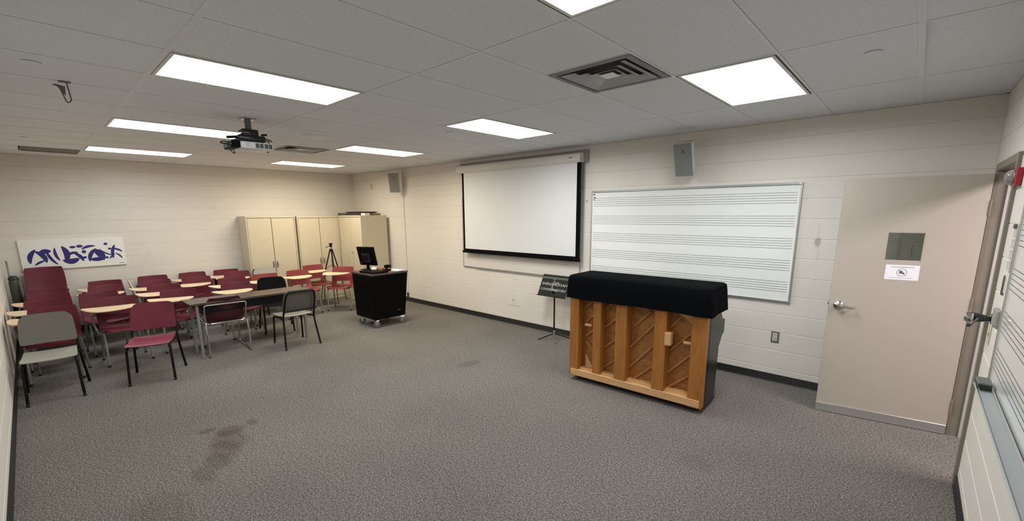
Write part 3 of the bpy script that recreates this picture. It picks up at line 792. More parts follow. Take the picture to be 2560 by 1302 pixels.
for (cx, cy, rx, ry) in [(-.02, .10, .035, .018), (.06, .11, .038, .022), (.10, .02, .026, .026), (.10, -.07, .022, .018), (.37, .13, .024, .020), (.41, .05, .022, .015), (.36, -.09, .02, .018)]:
    shape([(cx+rx*math.cos(i*PI/8), cy+ry*math.sin(i*PI/8)) for i in range(16)])

# ------------------------------------------------------------------ chairs
def add_foot(leg, p, rad=.014):
    b = MB(); b.lathe([(rad, 0), (rad+.001, .004), (rad, .028), (rad*.8, .030)], 10, Matrix.Translation((p[0], p[1], .0)))
    return b.obj('rubber_foot', M['rubber'], leg)
def shell_back(rows, thick=.010, skip=None, nv=10, curve=.035):
    """rows: list of (x, z, half width)"""
    n = len(rows)-1
    def fn(a, t):
        q = a*n; i = min(int(q), n-1); fr = q-i
        x, z, hw = [rows[i][k_]*(1-fr)+rows[i+1][k_]*fr for k_ in range(3)]
        s_ = t*2-1
        e = 1.0
        return (x + curve*s_*s_, hw*s_, z)
    b = MB(); b.grid(fn, n*2, nv, skip, thick); return b
# tablet-arm chair; sitter faces +x; back top centre at (-.27, 0, .80)
def tablet_chair(name, label, tablet='open', shell='maroon', hole=True):
    t = thing(name, label, 'chair', group='maroon tablet-arm chairs')
    rows = [(-.185, .455, .205), (-.205, .50, .212), (-.218, .55, .215), (-.235, .63, .215), (-.252, .70, .212), (-.265, .765, .205), (-.270, .792, .200), (-.274, .803, .190)]
    b = shell_back(rows, .010, (lambda a, s_: a < .20 and abs(s_-.5) < .33) if hole else None); b.obj('backrest', M[shell], t, smooth=60)
    srows = [(.205, .425, .19), (.20, .440, .205), (.17, .448, .215), (.08, .446, .222), (-.05, .438, .222), (-.14, .440, .215), (-.185, .462, .205)]
    n = len(srows)-1
    def fs(a, s_):
        q = a*n; i = min(int(q), n-1); fr = q-i
        x, z, hw = [srows[i][k_]*(1-fr)+srows[i+1][k_]*fr for k_ in range(3)]
        v = s_*2-1; return (x - .02*v*v*(1 if a < .2 else 0), hw*v, z+.016*v*v*(a > .05))
    b = MB(); b.grid(fs, n*2, 10, None, .010); b.obj('seat', M[shell], t, smooth=60)
    for sy in (-1, 1):
        b = MB(); b.tube(rbend([(.02, sy*.15, .425), (.13, sy*.205, .420), (.175, sy*.212, .02)], .04), .0125, 10); lg = b.obj('leg', M['leg_grey'], t); add_foot(lg, (.177, sy*.2122))
        b = MB(); b.tube(rbend([(-.02, sy*.15, .425), (-.16, sy*.195, .415), (-.25, sy*.212, .02)], .04), .0125, 10); lg = b.obj('leg', M['leg_grey'], t); add_foot(lg, (-.255, sy*.213))
        b = MB(); b.tube([(-.10, sy*.185, .42), (.07, sy*.185, .425)], .011, 8); b.obj('seat_rail', M['leg_grey'], t)
    b = MB(); b.tube([(.0, -.185, .415), (.0, .185, .415)], .010, 8); b.obj('cross_rail', M['leg_grey'], t)
    if tablet != 'none':
        b = MB(); b.tube(rbend([(.12, -.205, .405), (.0, -.235, .400), (-.02, -.265, .50), (.04, -.275, .66), (.05, -.22, .688)], .05), .0115, 10); b.obj('tablet_arm_tube', M['leg_grey'], t)
        poly = [(-.21, -.335), (-.185, -.26), (-.15, -.12), (-.125, .0), (-.115, .14), (-.085, .165), (-.04, .170), (.04, .145), (.11, .10), (.17, .03), (.205, -.06), (.212, -.15), (.19, -.24), (.13, -.285), (.04, -.315), (-.08, -.340), (-.16, -.350)]
        if tablet == 'open':
            b = MB(); b.prism(poly, .693, .706, .003); b.obj('tablet', M['maple'], t)
        else:
            mt = Matrix.Translation((0, -.30, .50 if tablet == 'up' else .62)) @ Matrix.Rotation(R(100 if tablet == 'up' else -85), 4, 'X') @ Matrix.Translation((0, .12 if tablet == 'up' else .30, -.70))
            b = MB(); b.prism([(x, y) for x, y in poly], .693, .706, .003, mt); b.obj('tablet', M['maple'], t)
        b = MB(); b.box((.0, -.275, .680), (.09, -.16, .6925), .003); b.obj('tablet_bracket', M['ink'], t)
    return t
def place_back(mx, my, fa, off):
    a = R(fa); return (mx+off*math.cos(a), my+off*math.sin(a), 0), a
proto = tablet_chair('tablet_arm_chair', 'x')
rowname = {1: 'against the left wall', 2: 'in the second column from the left wall', 3: 'in the third column from the left wall', 4: 'in the fourth column from the left wall', 5: 'in the fifth column, behind the dark table'}
TC = [
 (.62, -5.20, 0, 'maroon chair without a visible tablet, directly in front of the raised stack'),
 (1.08, -5.19, -2, 'maroon tablet-arm chair against the left wall, middle of the column'),
 (1.81, -5.22, -4, 'maroon tablet-arm chair against the left wall, second from the front of the column'),
 (2.46, -5.19, -10, 'maroon tablet-arm chair against the left wall, directly behind the front grey chair'),
 (.19, -4.53, -5, 'rearmost maroon tablet-arm chair under the right half of the wall art'),
 (.84, -4.59, 6, 'maroon tablet-arm chair second from the back wall, right of the wall column'),
 (2.24, -4.62, 2, 'maroon tablet-arm chair with wide open tablet behind the front maroon band chair'),
 (.74, -3.98, -3, 'maroon tablet-arm chair second from the back wall, just right of the art'),
 (1.43, -3.98, -6, 'maroon tablet-arm chair third from the back wall, left of the dark table'),
 (2.15, -3.94, -10, 'maroon tablet-arm chair with its tablet touching the left end of the dark table'),
 (.08, -3.34, -2, 'rearmost maroon tablet-arm chair at the back wall left of the cabinets'),
 (.83, -3.44, -3, 'maroon tablet-arm chair second from the back wall with tablet left of the paired chairs'),
 (.09, -2.80, -6, 'rearmost maroon tablet-arm chair beside the left cabinet side'),
 (.56, -2.75, -6, 'maroon tablet-arm chair close in front of the left cabinet edge'),
 (1.42, -3.07, -5, 'maroon tablet-arm chair second behind the dark table'),
 (2.07, -3.20, 0, 'maroon tablet-arm chair right behind the middle of the dark table'),
 (1.36, -2.54, -4, 'warm-lit maroon tablet-arm chair between the pale grey back chair and the black chair'),
 (1.27, -1.95, 3, 'warm-lit maroon tablet-arm chair nearest the table in the trio by the cabinets'),
 (.68, -1.41, 4, 'warm-lit maroon tablet-arm chair farthest back in the trio beside the tripod'),
 (1.48, -1.12, -43, 'warm-lit maroon tablet-arm chair of the trio next to the black cart')]
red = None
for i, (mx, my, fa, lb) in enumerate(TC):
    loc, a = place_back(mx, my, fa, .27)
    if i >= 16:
        if red is None: red = tablet_chair('tablet_arm_chair', lb, shell='maroon_warm_lit'); red.location = loc; red.rotation_euler = (0, 0, a)
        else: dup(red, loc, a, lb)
    elif i == 0:
        q = tablet_chair('tablet_arm_chair', lb, 'none'); q.location = loc; q.rotation_euler = (0, 0, a)
    elif i == 1: proto.location = loc; proto.rotation_euler = (0, 0, a); proto['label'] = lb
    else: dup(proto, loc, a, lb)
fold = tablet_chair('tablet_arm_chair', 'maroon chair without a visible tablet, in front of the art, third from the back wall', 'none')
loc, a = place_back(1.56, -4.73, 7, .27); fold.location = loc; fold.rotation_euler = (0, 0, a)
upf = tablet_chair('tablet_arm_chair', 'rearmost maroon chair right of the art with its tablet flipped upright', 'up')
loc, a = place_back(.07, -3.91, 0, .27); upf.location = loc; upf.rotation_euler = (0, 0, a)
st1 = tablet_chair('stacked_chair', 'lower maroon chair of the stack in the left back corner', 'none', hole=False)
loc, a = place_back(.08, -5.18, 0, .27); st1.location = loc; st1.rotation_euler = (0, 0, a); st1['group'] = 'stacked maroon chairs'
st2 = dup(st1, (loc[0]-.0, loc[1], .165), a, 'raised maroon chair on top of the stack in the left back corner', 'stacked maroon chairs')
st1.location = (loc[0]+.02, loc[1], 0)
st2.location = (loc[0]+.0, loc[1], .27)

# four-legged band chair; back top centre at (-.33, 0, .81)
def band_chair(label, back, seat):
    t = thing('band_chair', label, 'chair', group='steel-framed band chairs')
    n = 14
    def fn(a, s_):
        z = .522 + a*.300; v = s_*2-1
        hw = .216 - .016*a
        if a > .72: hw -= .055*((a-.72)/.28)**2.2
        if a < .12: hw -= .012*((.12-a)/.12)**2
        return (-.198 - .116*a + .012*v*v, hw*v, z)
    b = MB(); b.grid(fn, n, 10, None, .009); b.obj('backrest', back, t, smooth=60)
    def fs(a, s_):
        v = s_*2-1; x = .245 - a*.42
        z = .438 - .016*math.sin(PI*min(a*1.25, 1)) + .008*v*v
        if a < .1: z -= .014*((.1-a)/.1)**2
        hw = .205 - (.014*(1-a/.1) if a < .1 else 0) - .01*a
        return (x, hw*v, z)
    b = MB(); b.grid(fs, 12, 8, None, .009); b.obj('seat', seat, t, smooth=60)
    for sy in (-1, 1):
        b = MB(); b.tube(rbend([(.06, sy*.175, .405), (.215, sy*.19, .405), (.255, sy*.20, .004)], .03), .0125, 10); lg = b.obj('leg', M['black_steel'], t); add_foot(lg, (.2555, sy*.20))
        b = MB(); b.tube(rbend([(-.265, sy*.236, .004), (-.205, sy*.214, .30), (-.185, sy*.208, .42), (-.222, sy*.206, .52)], .05), .0125, 10); lg = b.obj('leg', M['black_steel'], t); add_foot(lg, (-.266, sy*.2365))
        b = MB(); b.tube([(-.185, sy*.205, .405), (.06, sy*.178, .405)], .010, 8); b.obj('seat_rail', M['black_steel'], t)
    b = MB(); b.tube(rbend([(-.222, -.206, .50), (-.292, -.200, .68), (-.338, -.182, .805), (-.338, .182, .805), (-.292, .200, .68), (-.222, .206, .50)], .055, 6), .0125, 10); b.obj('back_frame', M['black_steel'], t)
    b = MB(); b.tube([(-.232, -.205, .528), (-.240, 0, .526), (-.232, .205, .528)], .014, 8); b.obj('back_rail', M['black_steel'], t)
    b = MB(); b.tube([(.05, -.178, .405), (.05, .178, .405)], .009, 8); b.obj('cross_rail', M['black_steel'], t)
    return t
def setp(o, x, y, fa): o.location = (x, y, 0); o.rotation_euler = (0, 0, R(fa)); return o
setp(band_chair('grey plastic band chair with black legs, foremost at far left', M['grey_shell'], M['grey_light']), 3.37, -5.285, -4)
setp(band_chair('maroon plastic band chair with black legs standing alone in front of the rows', M['maroon'], M['maroon_top_lit']), 3.50, -4.48, -18)
setp(band_chair('pale grey band chair seen from behind at the right end of the dark table', M['grey_shell'], M['grey_light']), 3.38, -2.87, 180)
setp(band_chair('black band chair behind the far side of the dark table', M['black_shell'], M['black_shell']), 2.37, -2.745, -13)
setp(band_chair('pale grey band chair at the back in front of the left cabinet', M['grey_light'], M['grey_light']), .92, -2.285, 2)

# sled-base chair seen from behind; sitter faces +x locally
t = thing('sled_chair', 'dark maroon chair with chrome sled base, back to camera at the dark table', 'chair', (2.93, -3.63, 0), R(176))
rows = [(-.20, .43, .20), (-.245, .50, .215), (-.258, .58, .218), (-.275, .655, .216), (-.285, .70, .210), (-.300, .735, .195), (-.318, .775, .165)]
b = shell_back(rows, .010, None, 10, .04); b.obj('backrest', M['maroon_dark'], t, smooth=60)
b = MB(); b.grid(lambda a, s_: (.23-.43*a, .21*(s_*2-1), .448-.02*math.sin(PI*a)+.012*(s_*2-1)**2), 8, 8, None, .010); b.obj('seat', M['maroon_dark'], t, smooth=60)
for sy in (-1, 1):
    b = MB(); b.tube(rbend([(-.285, sy*.235, .452), (-.325, sy*.235, .012), (.33, sy*.235, .012), (.24, sy*.235, .425), (-.18, sy*.235, .425)], .05), .0115, 10); b.obj('sled_runner', M['chrome'], t)
b = MB(); b.tube(rbend([(-.20, -.235, .425), (-.235, -.235, .50), (-.325, -.235, .695), (-.325, .235, .695), (-.235, .235, .50), (-.20, .235, .425)], .03), .011, 10); b.obj('upper_rail', M['chrome'], t)
b = MB(); b.tube(rbend([(-.285, -.237, .452), (-.300, -.18, .448), (-.300, .18, .448), (-.285, .237, .452)], .03), .011, 10); b.obj('lower_rail', M['chrome'], t)
b = MB(); b.tube([(.1, -.235, .425), (.1, .235, .425)], .008, 8); b.obj('cross_rail', M['chrome'], t)

# dark seminar table
t = thing('seminar_table', 'long narrow dark walnut table with grey legs among the chairs', 'table', (3.0, -3.285, 0))
MB().box((-.225, -.75, .708), (.225, .75, .735), .003).obj('tabletop', M['walnut'], t)
MB().box((-.17, -.66, .62), (-.15, .66, .708), .002).obj('modesty_rail', M['ink'], t)
MB().box((.175, -.645, .595), (.195, .645, .708), .002).obj('apron', M['black_steel'], t)
for sx in (-1, 1):
    for sy in (-1, 1):
        MB().box((sx*.16-.016, sy*.665-.016, 0), (sx*.16+.016, sy*.665+.016, .708), .002).obj('leg', M['leg_grey'], t)

# ------------------------------------------------------------------ metal cabinets
def cabinet(label, mtx, wd, dp, ht, handle='swing', doors=2):
    """local: front faces -y, x from 0 to wd, back at y=dp"""
    t = thing('storage_cabinet', label, 'cabinet', group='cream metal cabinets'); t.matrix_world = mtx
    b = MB(); b.box((0, .018, 0), (.022, dp, ht), .002); b.box((wd-.022, .018, 0), (wd, dp, ht), .002); b.box((.022, .018, ht-.03), (wd-.022, dp, ht), .001); b.box((.022, dp-.01, .05), (wd-.022, dp, ht-.03)); b.box((.022, .03, .0), (wd-.022, dp-.01, .06)); b.box((0, .0, ht-.032), (wd, .019, ht), .002); b.box((0, 0, 0), (.022, .019, ht-.032), .002); b.box((wd-.022, 0, 0), (wd, .019, ht-.032), .002); b.box((.022, .002, 0), (wd-.022, .019, .06), .002)
    b.obj('body', M['cab'], t, smooth=0)
    MB().box((.022, .024, .06), (wd-.022, .028, ht-.032)).obj('dark_interior', M['cab_in'], t, smooth=0)
    dw = (wd-.044)/2
    for i in range(2):
        x0 = .022+i*dw
        d = MB().box((x0+.005, .003, .066), (x0+dw-.005, .022, ht-.040), .003).obj('door', M['cab'], t, smooth=0)
        xh = x0+dw-.035 if i == 0 else x0+.035
        if handle == 'swing':
            b = MB(); b.box((xh-.012, -.006, .80), (xh+.012, .004, .92), .003); b.tube(rbend([(xh, -.006, .905), (xh, -.032, .895), (xh, -.028, .80)], .01), .006, 8); b.obj('door_handle', M['nickel'], d)
        elif i == 1:
            b = MB(); b.lathe([(.02, 0), (.02, .008), (.012, .012), (.012, .03), (0, .032)], 16, Matrix.Translation((xh, .004, 1.045)) @ Matrix.Rotation(PI/2, 4, 'X')); b.tube([(xh, -.02, 1.04), (xh+.02, -.03, .94)], .006, 8); b.obj('door_handle', M['chrome'], d)
    return t
cabinet('cream metal cabinet at left with two doors beside the grey chair', Matrix.Translation((.46, -2.467, 0)) @ rot(PI/2), .903, .455, 1.80)
cabinet('middle cream metal cabinet behind the tripod', Matrix.Translation((.46, -1.524, 0)) @ rot(PI/2), .905, .455, 1.79)
t = cabinet('deep cream metal cabinet turned sideways in the corner behind the monitor', Matrix.Translation((.538, -.665, 0)), .912, .60, 1.80, 'knob')
MB().box((.9125, .28, .878), (.918, .50, .890), .001).obj('side_ledge', M['cab'], t, smooth=0)
# things on the corner cabinet
t = thing('equipment_case', 'flat black equipment box lying on the corner cabinet', 'case', (.86, -.44, 1.80), R(4))
MB().box((-.42, -.18, 0), (.42, .18, .05), .006).obj('body', M['blackgloss'], t)
b = MB()
for i in range(4): b.box((-.30+i*.05, -.1812, .015), (-.27+i*.05, -.1798, .035))
b.obj('front_controls', M['plast_grey'], t, smooth=0)
for sx in (-.36, .36): MB().box((sx-.02, -.15, -.0), (sx+.02, -.11, .0), 0) if False else None
t = thing('folded_laptop', 'thin black closed laptop on top of the black equipment box', 'laptop', (1.06, -.42, 1.850), R(2))
MB().box((-.32, -.16, .0), (.32, .16, .016), .004).obj('base', M['blackgloss'], t)
MB().box((-.36, -.17, .017), (.36, .17, .026), .003).obj('lid', M['black_shell'], t)
t = thing('white_box', 'small white box at the right end of the corner cabinet top', 'box', (1.365, -.50, 1.80))
MB().box((-.075, -.06, 0), (.075, .06, .045), .003).obj('carton', M['case_white'], t)
MB().box((-.077, -.062, .030), (.077, .062, .048), .003).obj('lid', M['case_white'], t)
b = MB(); b.tube([(0, -.16, .028), (0, .0, .028), (0, .06, .028)], .022, 12); o = b.obj('rolled_cloth', M['tan']); tag(o, 'small brown roll behind the white box on the corner cabinet', 'roll'); o.location = (1.36, -.22, 1.796)

# ------------------------------------------------------------------ tripod
t = thing('camera_tripod', 'black camera tripod with chrome head standing before the cabinets', 'tripod', (.90, -1.07, 0), R(15))
for k_ in range(3):
    a = R(90+120*k_); ca, sa = math.cos(a), math.sin(a)
    b = MB(); b.tube([(.03*ca, .03*sa, 1.09), (.17*ca, .17*sa, .62)], .012, 8); b.tube([(.165*ca, .165*sa, .64), (.25*ca, .25*sa, .27)], .009, 8); b.tube([(.245*ca, .245*sa, .29), (.30*ca, .30*sa, .006)], .007, 8); lg = b.obj('leg', M['black_steel'], t)
    b = MB(); b.lathe([(.010, 0), (.012, .012), (.008, .022)], 10, Matrix.Translation(((.302*ca), .302*sa, 0))); b.obj('rubber_foot', M['rubber'], lg)
    b = MB(); b.tube([(.0, 0, .80), (.145*ca, .145*sa, .70)], .005, 6); b.obj('spreader', M['black_steel'], t)
b = MB(); b.tube([(0, 0, .72), (0, 0, 1.13)], .012, 10); b.obj('centre_column', M['nickel'], t)
b = MB(); b.lathe([(.02, 1.07), (.038, 1.085), (.038, 1.11), (.02, 1.12)], 16); b.obj('shoulder', M['black_steel'], t)
b = MB(); b.lathe([(.016, 1.12), (.022, 1.13), (.022, 1.155), (.014, 1.165)], 16); b.obj('pan_head', M['chrome'], t)
b = MB(); b.box((-.024, -.022, 1.165), (.024, .022, 1.225), .006); b.box((-.034, -.03, 1.225), (.034, .03, 1.24), .003); b.tube([(0, -.02, 1.19), (-.05, -.10, 1.15)], .006, 8); b.obj('tilt_head', M['black_steel'], t)

# ------------------------------------------------------------------ media cart
t = thing('media_cart', 'black rolling media cart standing near the far end of the screen wall', 'cart')
bx = [(2.965, -1.69), (3.535, -1.69), (3.545, -1.115), (2.975, -1.115)]; tx = [(2.955, -1.715), (3.565, -1.715), (3.565, -1.045), (2.955, -1.045)]
b = MB(); bm = b.bm
va = [bm.verts.new((x, y, .145)) for x, y in bx]; vb = [bm.verts.new((x, y, .865)) for x, y in tx]
bm.faces.new(va[::-1]); bm.faces.new(vb)
for i in range(4): bm.faces.new((va[i], va[(i+1) % 4], vb[(i+1) % 4], vb[i]))
b.obj('body', M['cart'], t, smooth=0)
b = MB()
for p, q in (((2.955, -1.722, .862), (3.572, -1.706, .892)), ((3.556, -1.706, .862), (3.572, -1.04, .892)), ((2.948, -1.706, .862), (2.964, -1.04, .892))): b.box(p, q, .002)
b.obj('top_rim', M['cart_rim'], t, smooth=0)
MB().box((2.90, -1.700, .866), (3.555, -1.035, .884), .003).obj('cherry_top', M['cherry'], t, smooth=0)
MB().box((3.5555, -1.30, .835), (3.5585, -1.255, .845), .001).obj('lock', M['plast_grey'], t, smooth=0)
MB().box((3.5425, -1.26, .245), (3.548, -1.20, .253), .001).obj('lower_lock', M['plast_grey'], t, smooth=0)
MB().box((3.02, -1.64, .125), (3.49, -1.16, .146)).obj('base_plate', M['cart'], t, smooth=0)
for (x, y) in ((3.05, -1.64), (3.51, -1.64), (3.53, -1.17), (3.05, -1.17)):
    c_ = MB(); c_.lathe([(.048, -.016), (.055, -.010), (.055, .010), (.048, .016)], 24, Matrix.Translation((x, y, .055)) @ Matrix.Rotation(R(60), 4, 'Z') @ Matrix.Rotation(PI/2, 4, 'X')); wh = c_.obj('caster', M['plast_grey'], t)
    c_ = MB(); c_.box((-.035, -.026, .118), (.035, .026, .125), .002, Matrix.Translation((x, y, 0)) @ rot(R(60)))
    for s_ in (-1, 1): c_.prism([(-.012, .045), (.012, .045), (.03, .118), (-.03, .118)], -.0015, .0015, 0, Matrix.Translation((x, y, 0)) @ rot(R(60)) @ Matrix.Translation((0, s_*.021, 0)) @ Matrix.Rotation(PI/2, 4, 'X'))
    c_.obj('fork', M['chrome'], wh, smooth=0)
# monitor
t = thing('monitor', 'black computer monitor seen from behind on the media cart', 'monitor', (2.965, -1.40, .893), .369)
mt = Matrix.Translation((0, 0, .077)) @ Matrix.Rotation(.24, 4, 'X')
MB().box((-.175, -.012, 0), (.175, .018, .325), .006, mt, 2).obj('display_case', M['black_shell'], t)
MB().box((-.08, -.040, .06), (.08, -.010, .22), .012, mt, 2).obj('rear_housing', M['blackgloss'], t)
MB().box((-.162, .0175, .015), (.162, .0195, .312), 0, mt).obj('screen', M['blackgloss'], t, smooth=0)
MB().box((-.03, -.036, .0), (.03, -.016, .19), .006).obj('stand_neck', M['black_shell'], t)
MB().box((-.11, -.10, .0), (.11, .09, .012), .005).obj('stand_base', M['black_shell'], t)
MB().box((-.145, -.0135, .03), (-.130, -.0115, .06), .001, mt).obj('port_cover', M['plast_grey'], t)
t = thing('laptop', 'closed black laptop lying on the front corner of the media cart', 'laptop', (3.36, -1.54, .885), R(4))
MB().box((-.24, -.125, 0), (.17, .150, .018), .003).obj('base', M['black_shell'], t); MB().box((-.24, -.125, .019), (.17, .150, .030), .003).obj('lid', M['black_shell'], t)
t = thing('tissue_pack', 'small pinkish paper tissue pack on the black laptop', 'tissue', (3.20, -1.45, .9155), R(-30))
MB().box((-.075, -.045, 0), (.075, .045, .028), .010, None, 2).obj('pack', M['pink_tissue'], t)
b = MB(); b.grid(lambda a, s_: ((a-.5)*.08, (s_-.5)*.05+.01*math.sin(a*9), .028+.018*math.sin(PI*s_)*math.sin(PI*a)), 8, 6, None, .001); b.obj('tissue', M['paper'], t)
t = thing('document_camera', 'small black webcam unit between the tissue pack and the paper', 'camera', (3.30, -1.27, .885), R(20))
MB().box((-.06, -.05, 0), (.06, .05, .030), .006).obj('base', M['black_shell'], t)
b = MB(); b.tube(rbend([(0, 0, .012), (.0, .0, .05), (.03, .0, .075)], .02), .012, 10); b.obj('neck', M['black_shell'], t)
MB().box((-.02, -.045, .055), (.065, .045, .105), .012, None, 2).obj('camera_head', M['black_shell'], t)
t = thing('paper_stack', 'white sheets of paper lying on the right side of the media cart', 'paper', (3.33, -1.13, .885), R(12))
for i in range(3):
    MB().box((-.14+i*.004, -.10-i*.003, .001+i*.0022), (.14+i*.004, .10-i*.003, .0026+i*.0022)).obj('sheet', M['paper'], t, smooth=0)

# ------------------------------------------------------------------ music stand
t = thing('music_stand', 'black music stand with printed desk panel left of the piano', 'music stand', (6.075, -.267, 0))
for k_, a in enumerate((R(228), R(-48), R(52), )):
    ca, sa = math.cos(a), math.sin(a)
    b = MB(); b.tube(bez([(.0, .0, .085), (.07*ca, .07*sa, .060), (.235*ca, .235*sa, .006)], 5), [.010]+[.008]*12+[.007], 8) if False else b.tube(bez([(.0, .0, .085), (.10*ca, .10*sa, .055), (.235*ca, .235*sa, .008)], 5), .008, 8)
    lg = b.obj('leg', M['nickel'] if k_ == 1 else M['black_steel'], t)
b = MB(); b.lathe([(.016, .03), (.02, .05), (.018, .12), (.012, .14)], 14); b.obj('hub', M['nickel'], t)
b = MB(); b.tube([(0, 0, .04), (0, 0, .70)], .0115, 12); b.obj('pole', M['black_steel'], t)
cx_, cy_ = 6.038-6.075, -.304+.267
dm = Matrix.Translation((cx_, cy_, .637)) @ Matrix.Rotation(R(-27), 4, 'X')      # desk: local x across, z up the desk, face -y
MB().box((-.250, -.002, 0), (.250, .002, .335), .0015, dm).obj('desk', M['sign_black'], t)
MB().box((-.250, -.045, -.003), (.250, .002, .0), .001, dm).obj('ledge', M['black_steel'], t)
MB().box((-.245, -.0026, .270), (.245, -.0019, .300), 0, dm).obj('green_band', M['green'], t, smooth=0)
tm = dm @ Matrix.Translation((0, -.0028, 0)) @ Matrix.Rotation(PI/2, 4, 'X')
text_mesh('SHENANDOAH', .054, .0004, M['sign_ink'], t, 'lettering', tm @ Matrix.Translation((.0, .188, 0)) @ Matrix.Diagonal((1.22, 1, 1, 1)))
text_mesh('CONSERVATORY', .050, .0004, M['sign_ink'], t, 'lettering', tm @ Matrix.Translation((.0, .105, 0)) @ Matrix.Diagonal((1.18, 1, 1, 1)))
text_mesh('S', .10, .0003, M['sign_dim'], t, 'emblem', tm @ Matrix.Translation((-.02, .245, 0)))
text_mesh('C', .20, .0003, M['sign_dim'], t, 'emblem', tm @ Matrix.Translation((.02, .15, 0)))
b = MB(); b.tube([(0, -.0, .66), (cx_*.5, cy_*.4, .72)], .014, 10); b.obj('tilt_joint', M['black_steel'], t)

# ------------------------------------------------------------------ upright piano, back toward the camera
A = Vector((7.13, -1.392, 0)); B = Vector((8.56, -1.345, 0)); d_ = (B-A); PW = d_.length
PM = Matrix.Translation(A) @ rot(math.atan2(d_.y, d_.x))
t = thing('upright_piano', 'upright piano with its wooden back and diagonal ribs facing the room', 'piano'); t.matrix_world = PM
PH = 1.13
SD = .40
for x in (0, PW-.028):
    nm = MB(); nm.prism([(.06, .035), (.40, .035), (.40, .30), (.41, .56), (.46, .60), (.50, .66), (.55, .665), (.56, .69), (.56, .80), (.54, .81), (.50, .81), (.46, .83), (.42, .88), (.41, PH), (.06, PH)], x, x+.028, .003, mtx); nm.obj('side_panel', M['ebony'], t)
# outer back posts (veneered edge of the case) and inner posts; s = crop-measured positions
for (a, c_, z0, z1, y0, y1) in [(0, .108, .05, PH, 0, .095), (.285, .375, .13, PH, .005, .095), (.545, .668, .10, PH, .0, .095), (.950, 1.068, .10, PH, .0, .095), (1.298, PW, .05, PH, 0, .095)]:
    wd = c_-a
    MB().box((a, y0, z0), (c_, y1+.03, z1), .004).obj('back_post', M['piano_post'], t)
MB().box((.02, -.004, .058), (PW-.02, .07, .132), .004).obj('bottom_rail', M['piano_pale'], t)
for (a, c_) in ((.11, .285), (.375, .545), (.668, .95), (1.068, 1.298)):
    MB().box((a+.002, .04, .130), (c_-.002, .12, .150), .002).obj('rail_ledge', M['piano_pale'], t)
MB().box((.03, .125, .13), (PW-.03, .137, PH-.02)).obj('soundboard', M['piano_board'], t, smooth=0)
MB().box((.03, .14, .05), (PW-.03, .40, PH-.03)).obj('case_body', M['ebony'], t, smooth=0)
def rib(x0, z0, x1, z1, nm='rib', wd=.012, dp=.024):
    dx, dz = x1-x0, z1-z0; l = math.hypot(dx, dz); a = math.atan2(dz, dx)
    mt_ = Matrix.Translation(((x0+x1)/2, 0, (z0+z1)/2)) @ Matrix.Rotation(-a, 4, 'Y')
    MB().box((-l/2, .125-dp, -wd), (l/2, .127, wd), .004, mt_).obj(nm, M['piano_rib'], t)
# bays between posts: x ranges; ribs climb to the right about 42 degrees
rib(.668, .475, .93, .775); rib(.668, .262, .945, .575); rib(.70, .13, .945, .352); rib(.70, .70, .87, .88); rib(.85, .14, .95, .185)
rib(.375, .635, .545, .790); rib(.375, .415, .545, .560); rib(.375, .195, .545, .335); rib(.375, .84, .5, .95)
rib(1.068, .300, 1.298, .545); rib(1.068, .515, 1.298, .760); rib(1.068, .14, 1.298, .335); rib(1.068, .75, 1.22, .93)
rib(.145, .66, .285, .80); rib(.145, .44, .285, .30); rib(.145, .83, .285, .95); rib(.145, .50, .24, .58)
# opposite-running board seams
for (a, b0, c_, d2) in ((.668, .93, .95, .60), (.668, .64, .95, .30), (1.068, .95, 1.298, .66), (1.068, .55, 1.298, .27), (.375, .6, .545, .38), (.375, .38, .545, .18), (.145, .55, .285, .25), (.145, .33, .285, .15)):
    rib(a, b0, c_, d2, 'board_seam', .003, .004)
# triangular pale panels in the outer bays
b = MB(); b.prism([(1.10, .93), (1.298, .93), (1.298, .80), (1.14, .90)], .100, .124, 0, Matrix.Rotation(PI/2, 4, 'X') @ Matrix.Scale(-1, 4, (0, 0, 1))); b.obj('corner_block', M['piano_pale'], t, smooth=0)
b = MB(); b.prism([(.147, .30), (.147, .152), (.24, .152)], .105, .124, 0, Matrix.Rotation(PI/2, 4, 'X') @ Matrix.Scale(-1, 4, (0, 0, 1))); b.obj('corner_block', M['piano_pale'], t, smooth=0)
for x in (.170, 1.225):
    b = MB(); b.lathe([(.014, 0), (.017, .01), (.016, .06), (.011, .085), (0, .088)], 14, Matrix.Translation((x-.01, .06, .640)) @ Matrix.Rotation(PI/2, 4, 'Y')); b.obj('lifting_peg', M['piano_pale'], t)
MB().box((1.058, -.012, .600), (1.118, .05, .725), .004).obj('wood_block', M['piano_pale'], t)
MB().box((-.008, .05, PH), (PW+.008, .42, PH+.022), .004).obj('lid', M['ebony'], t)
MB().box((.03, .40, .665), (PW-.03, .555, .790), .006).obj('keybed', M['ebony'], t)
MB().box((.0, .06, .03), (PW, .42, .055), .003).obj('base_board', M['ebony'], t)
for x in (.03, PW-.03):
    for y in (.11, .37):
        b = MB(); b.lathe([(.018, -.010), (.020, 0), (.018, .010)], 14, Matrix.Translation((x, y, .0205)) @ Matrix.Rotation(PI/2, 4, 'X')); b.obj('caster', M['nickel'], t)
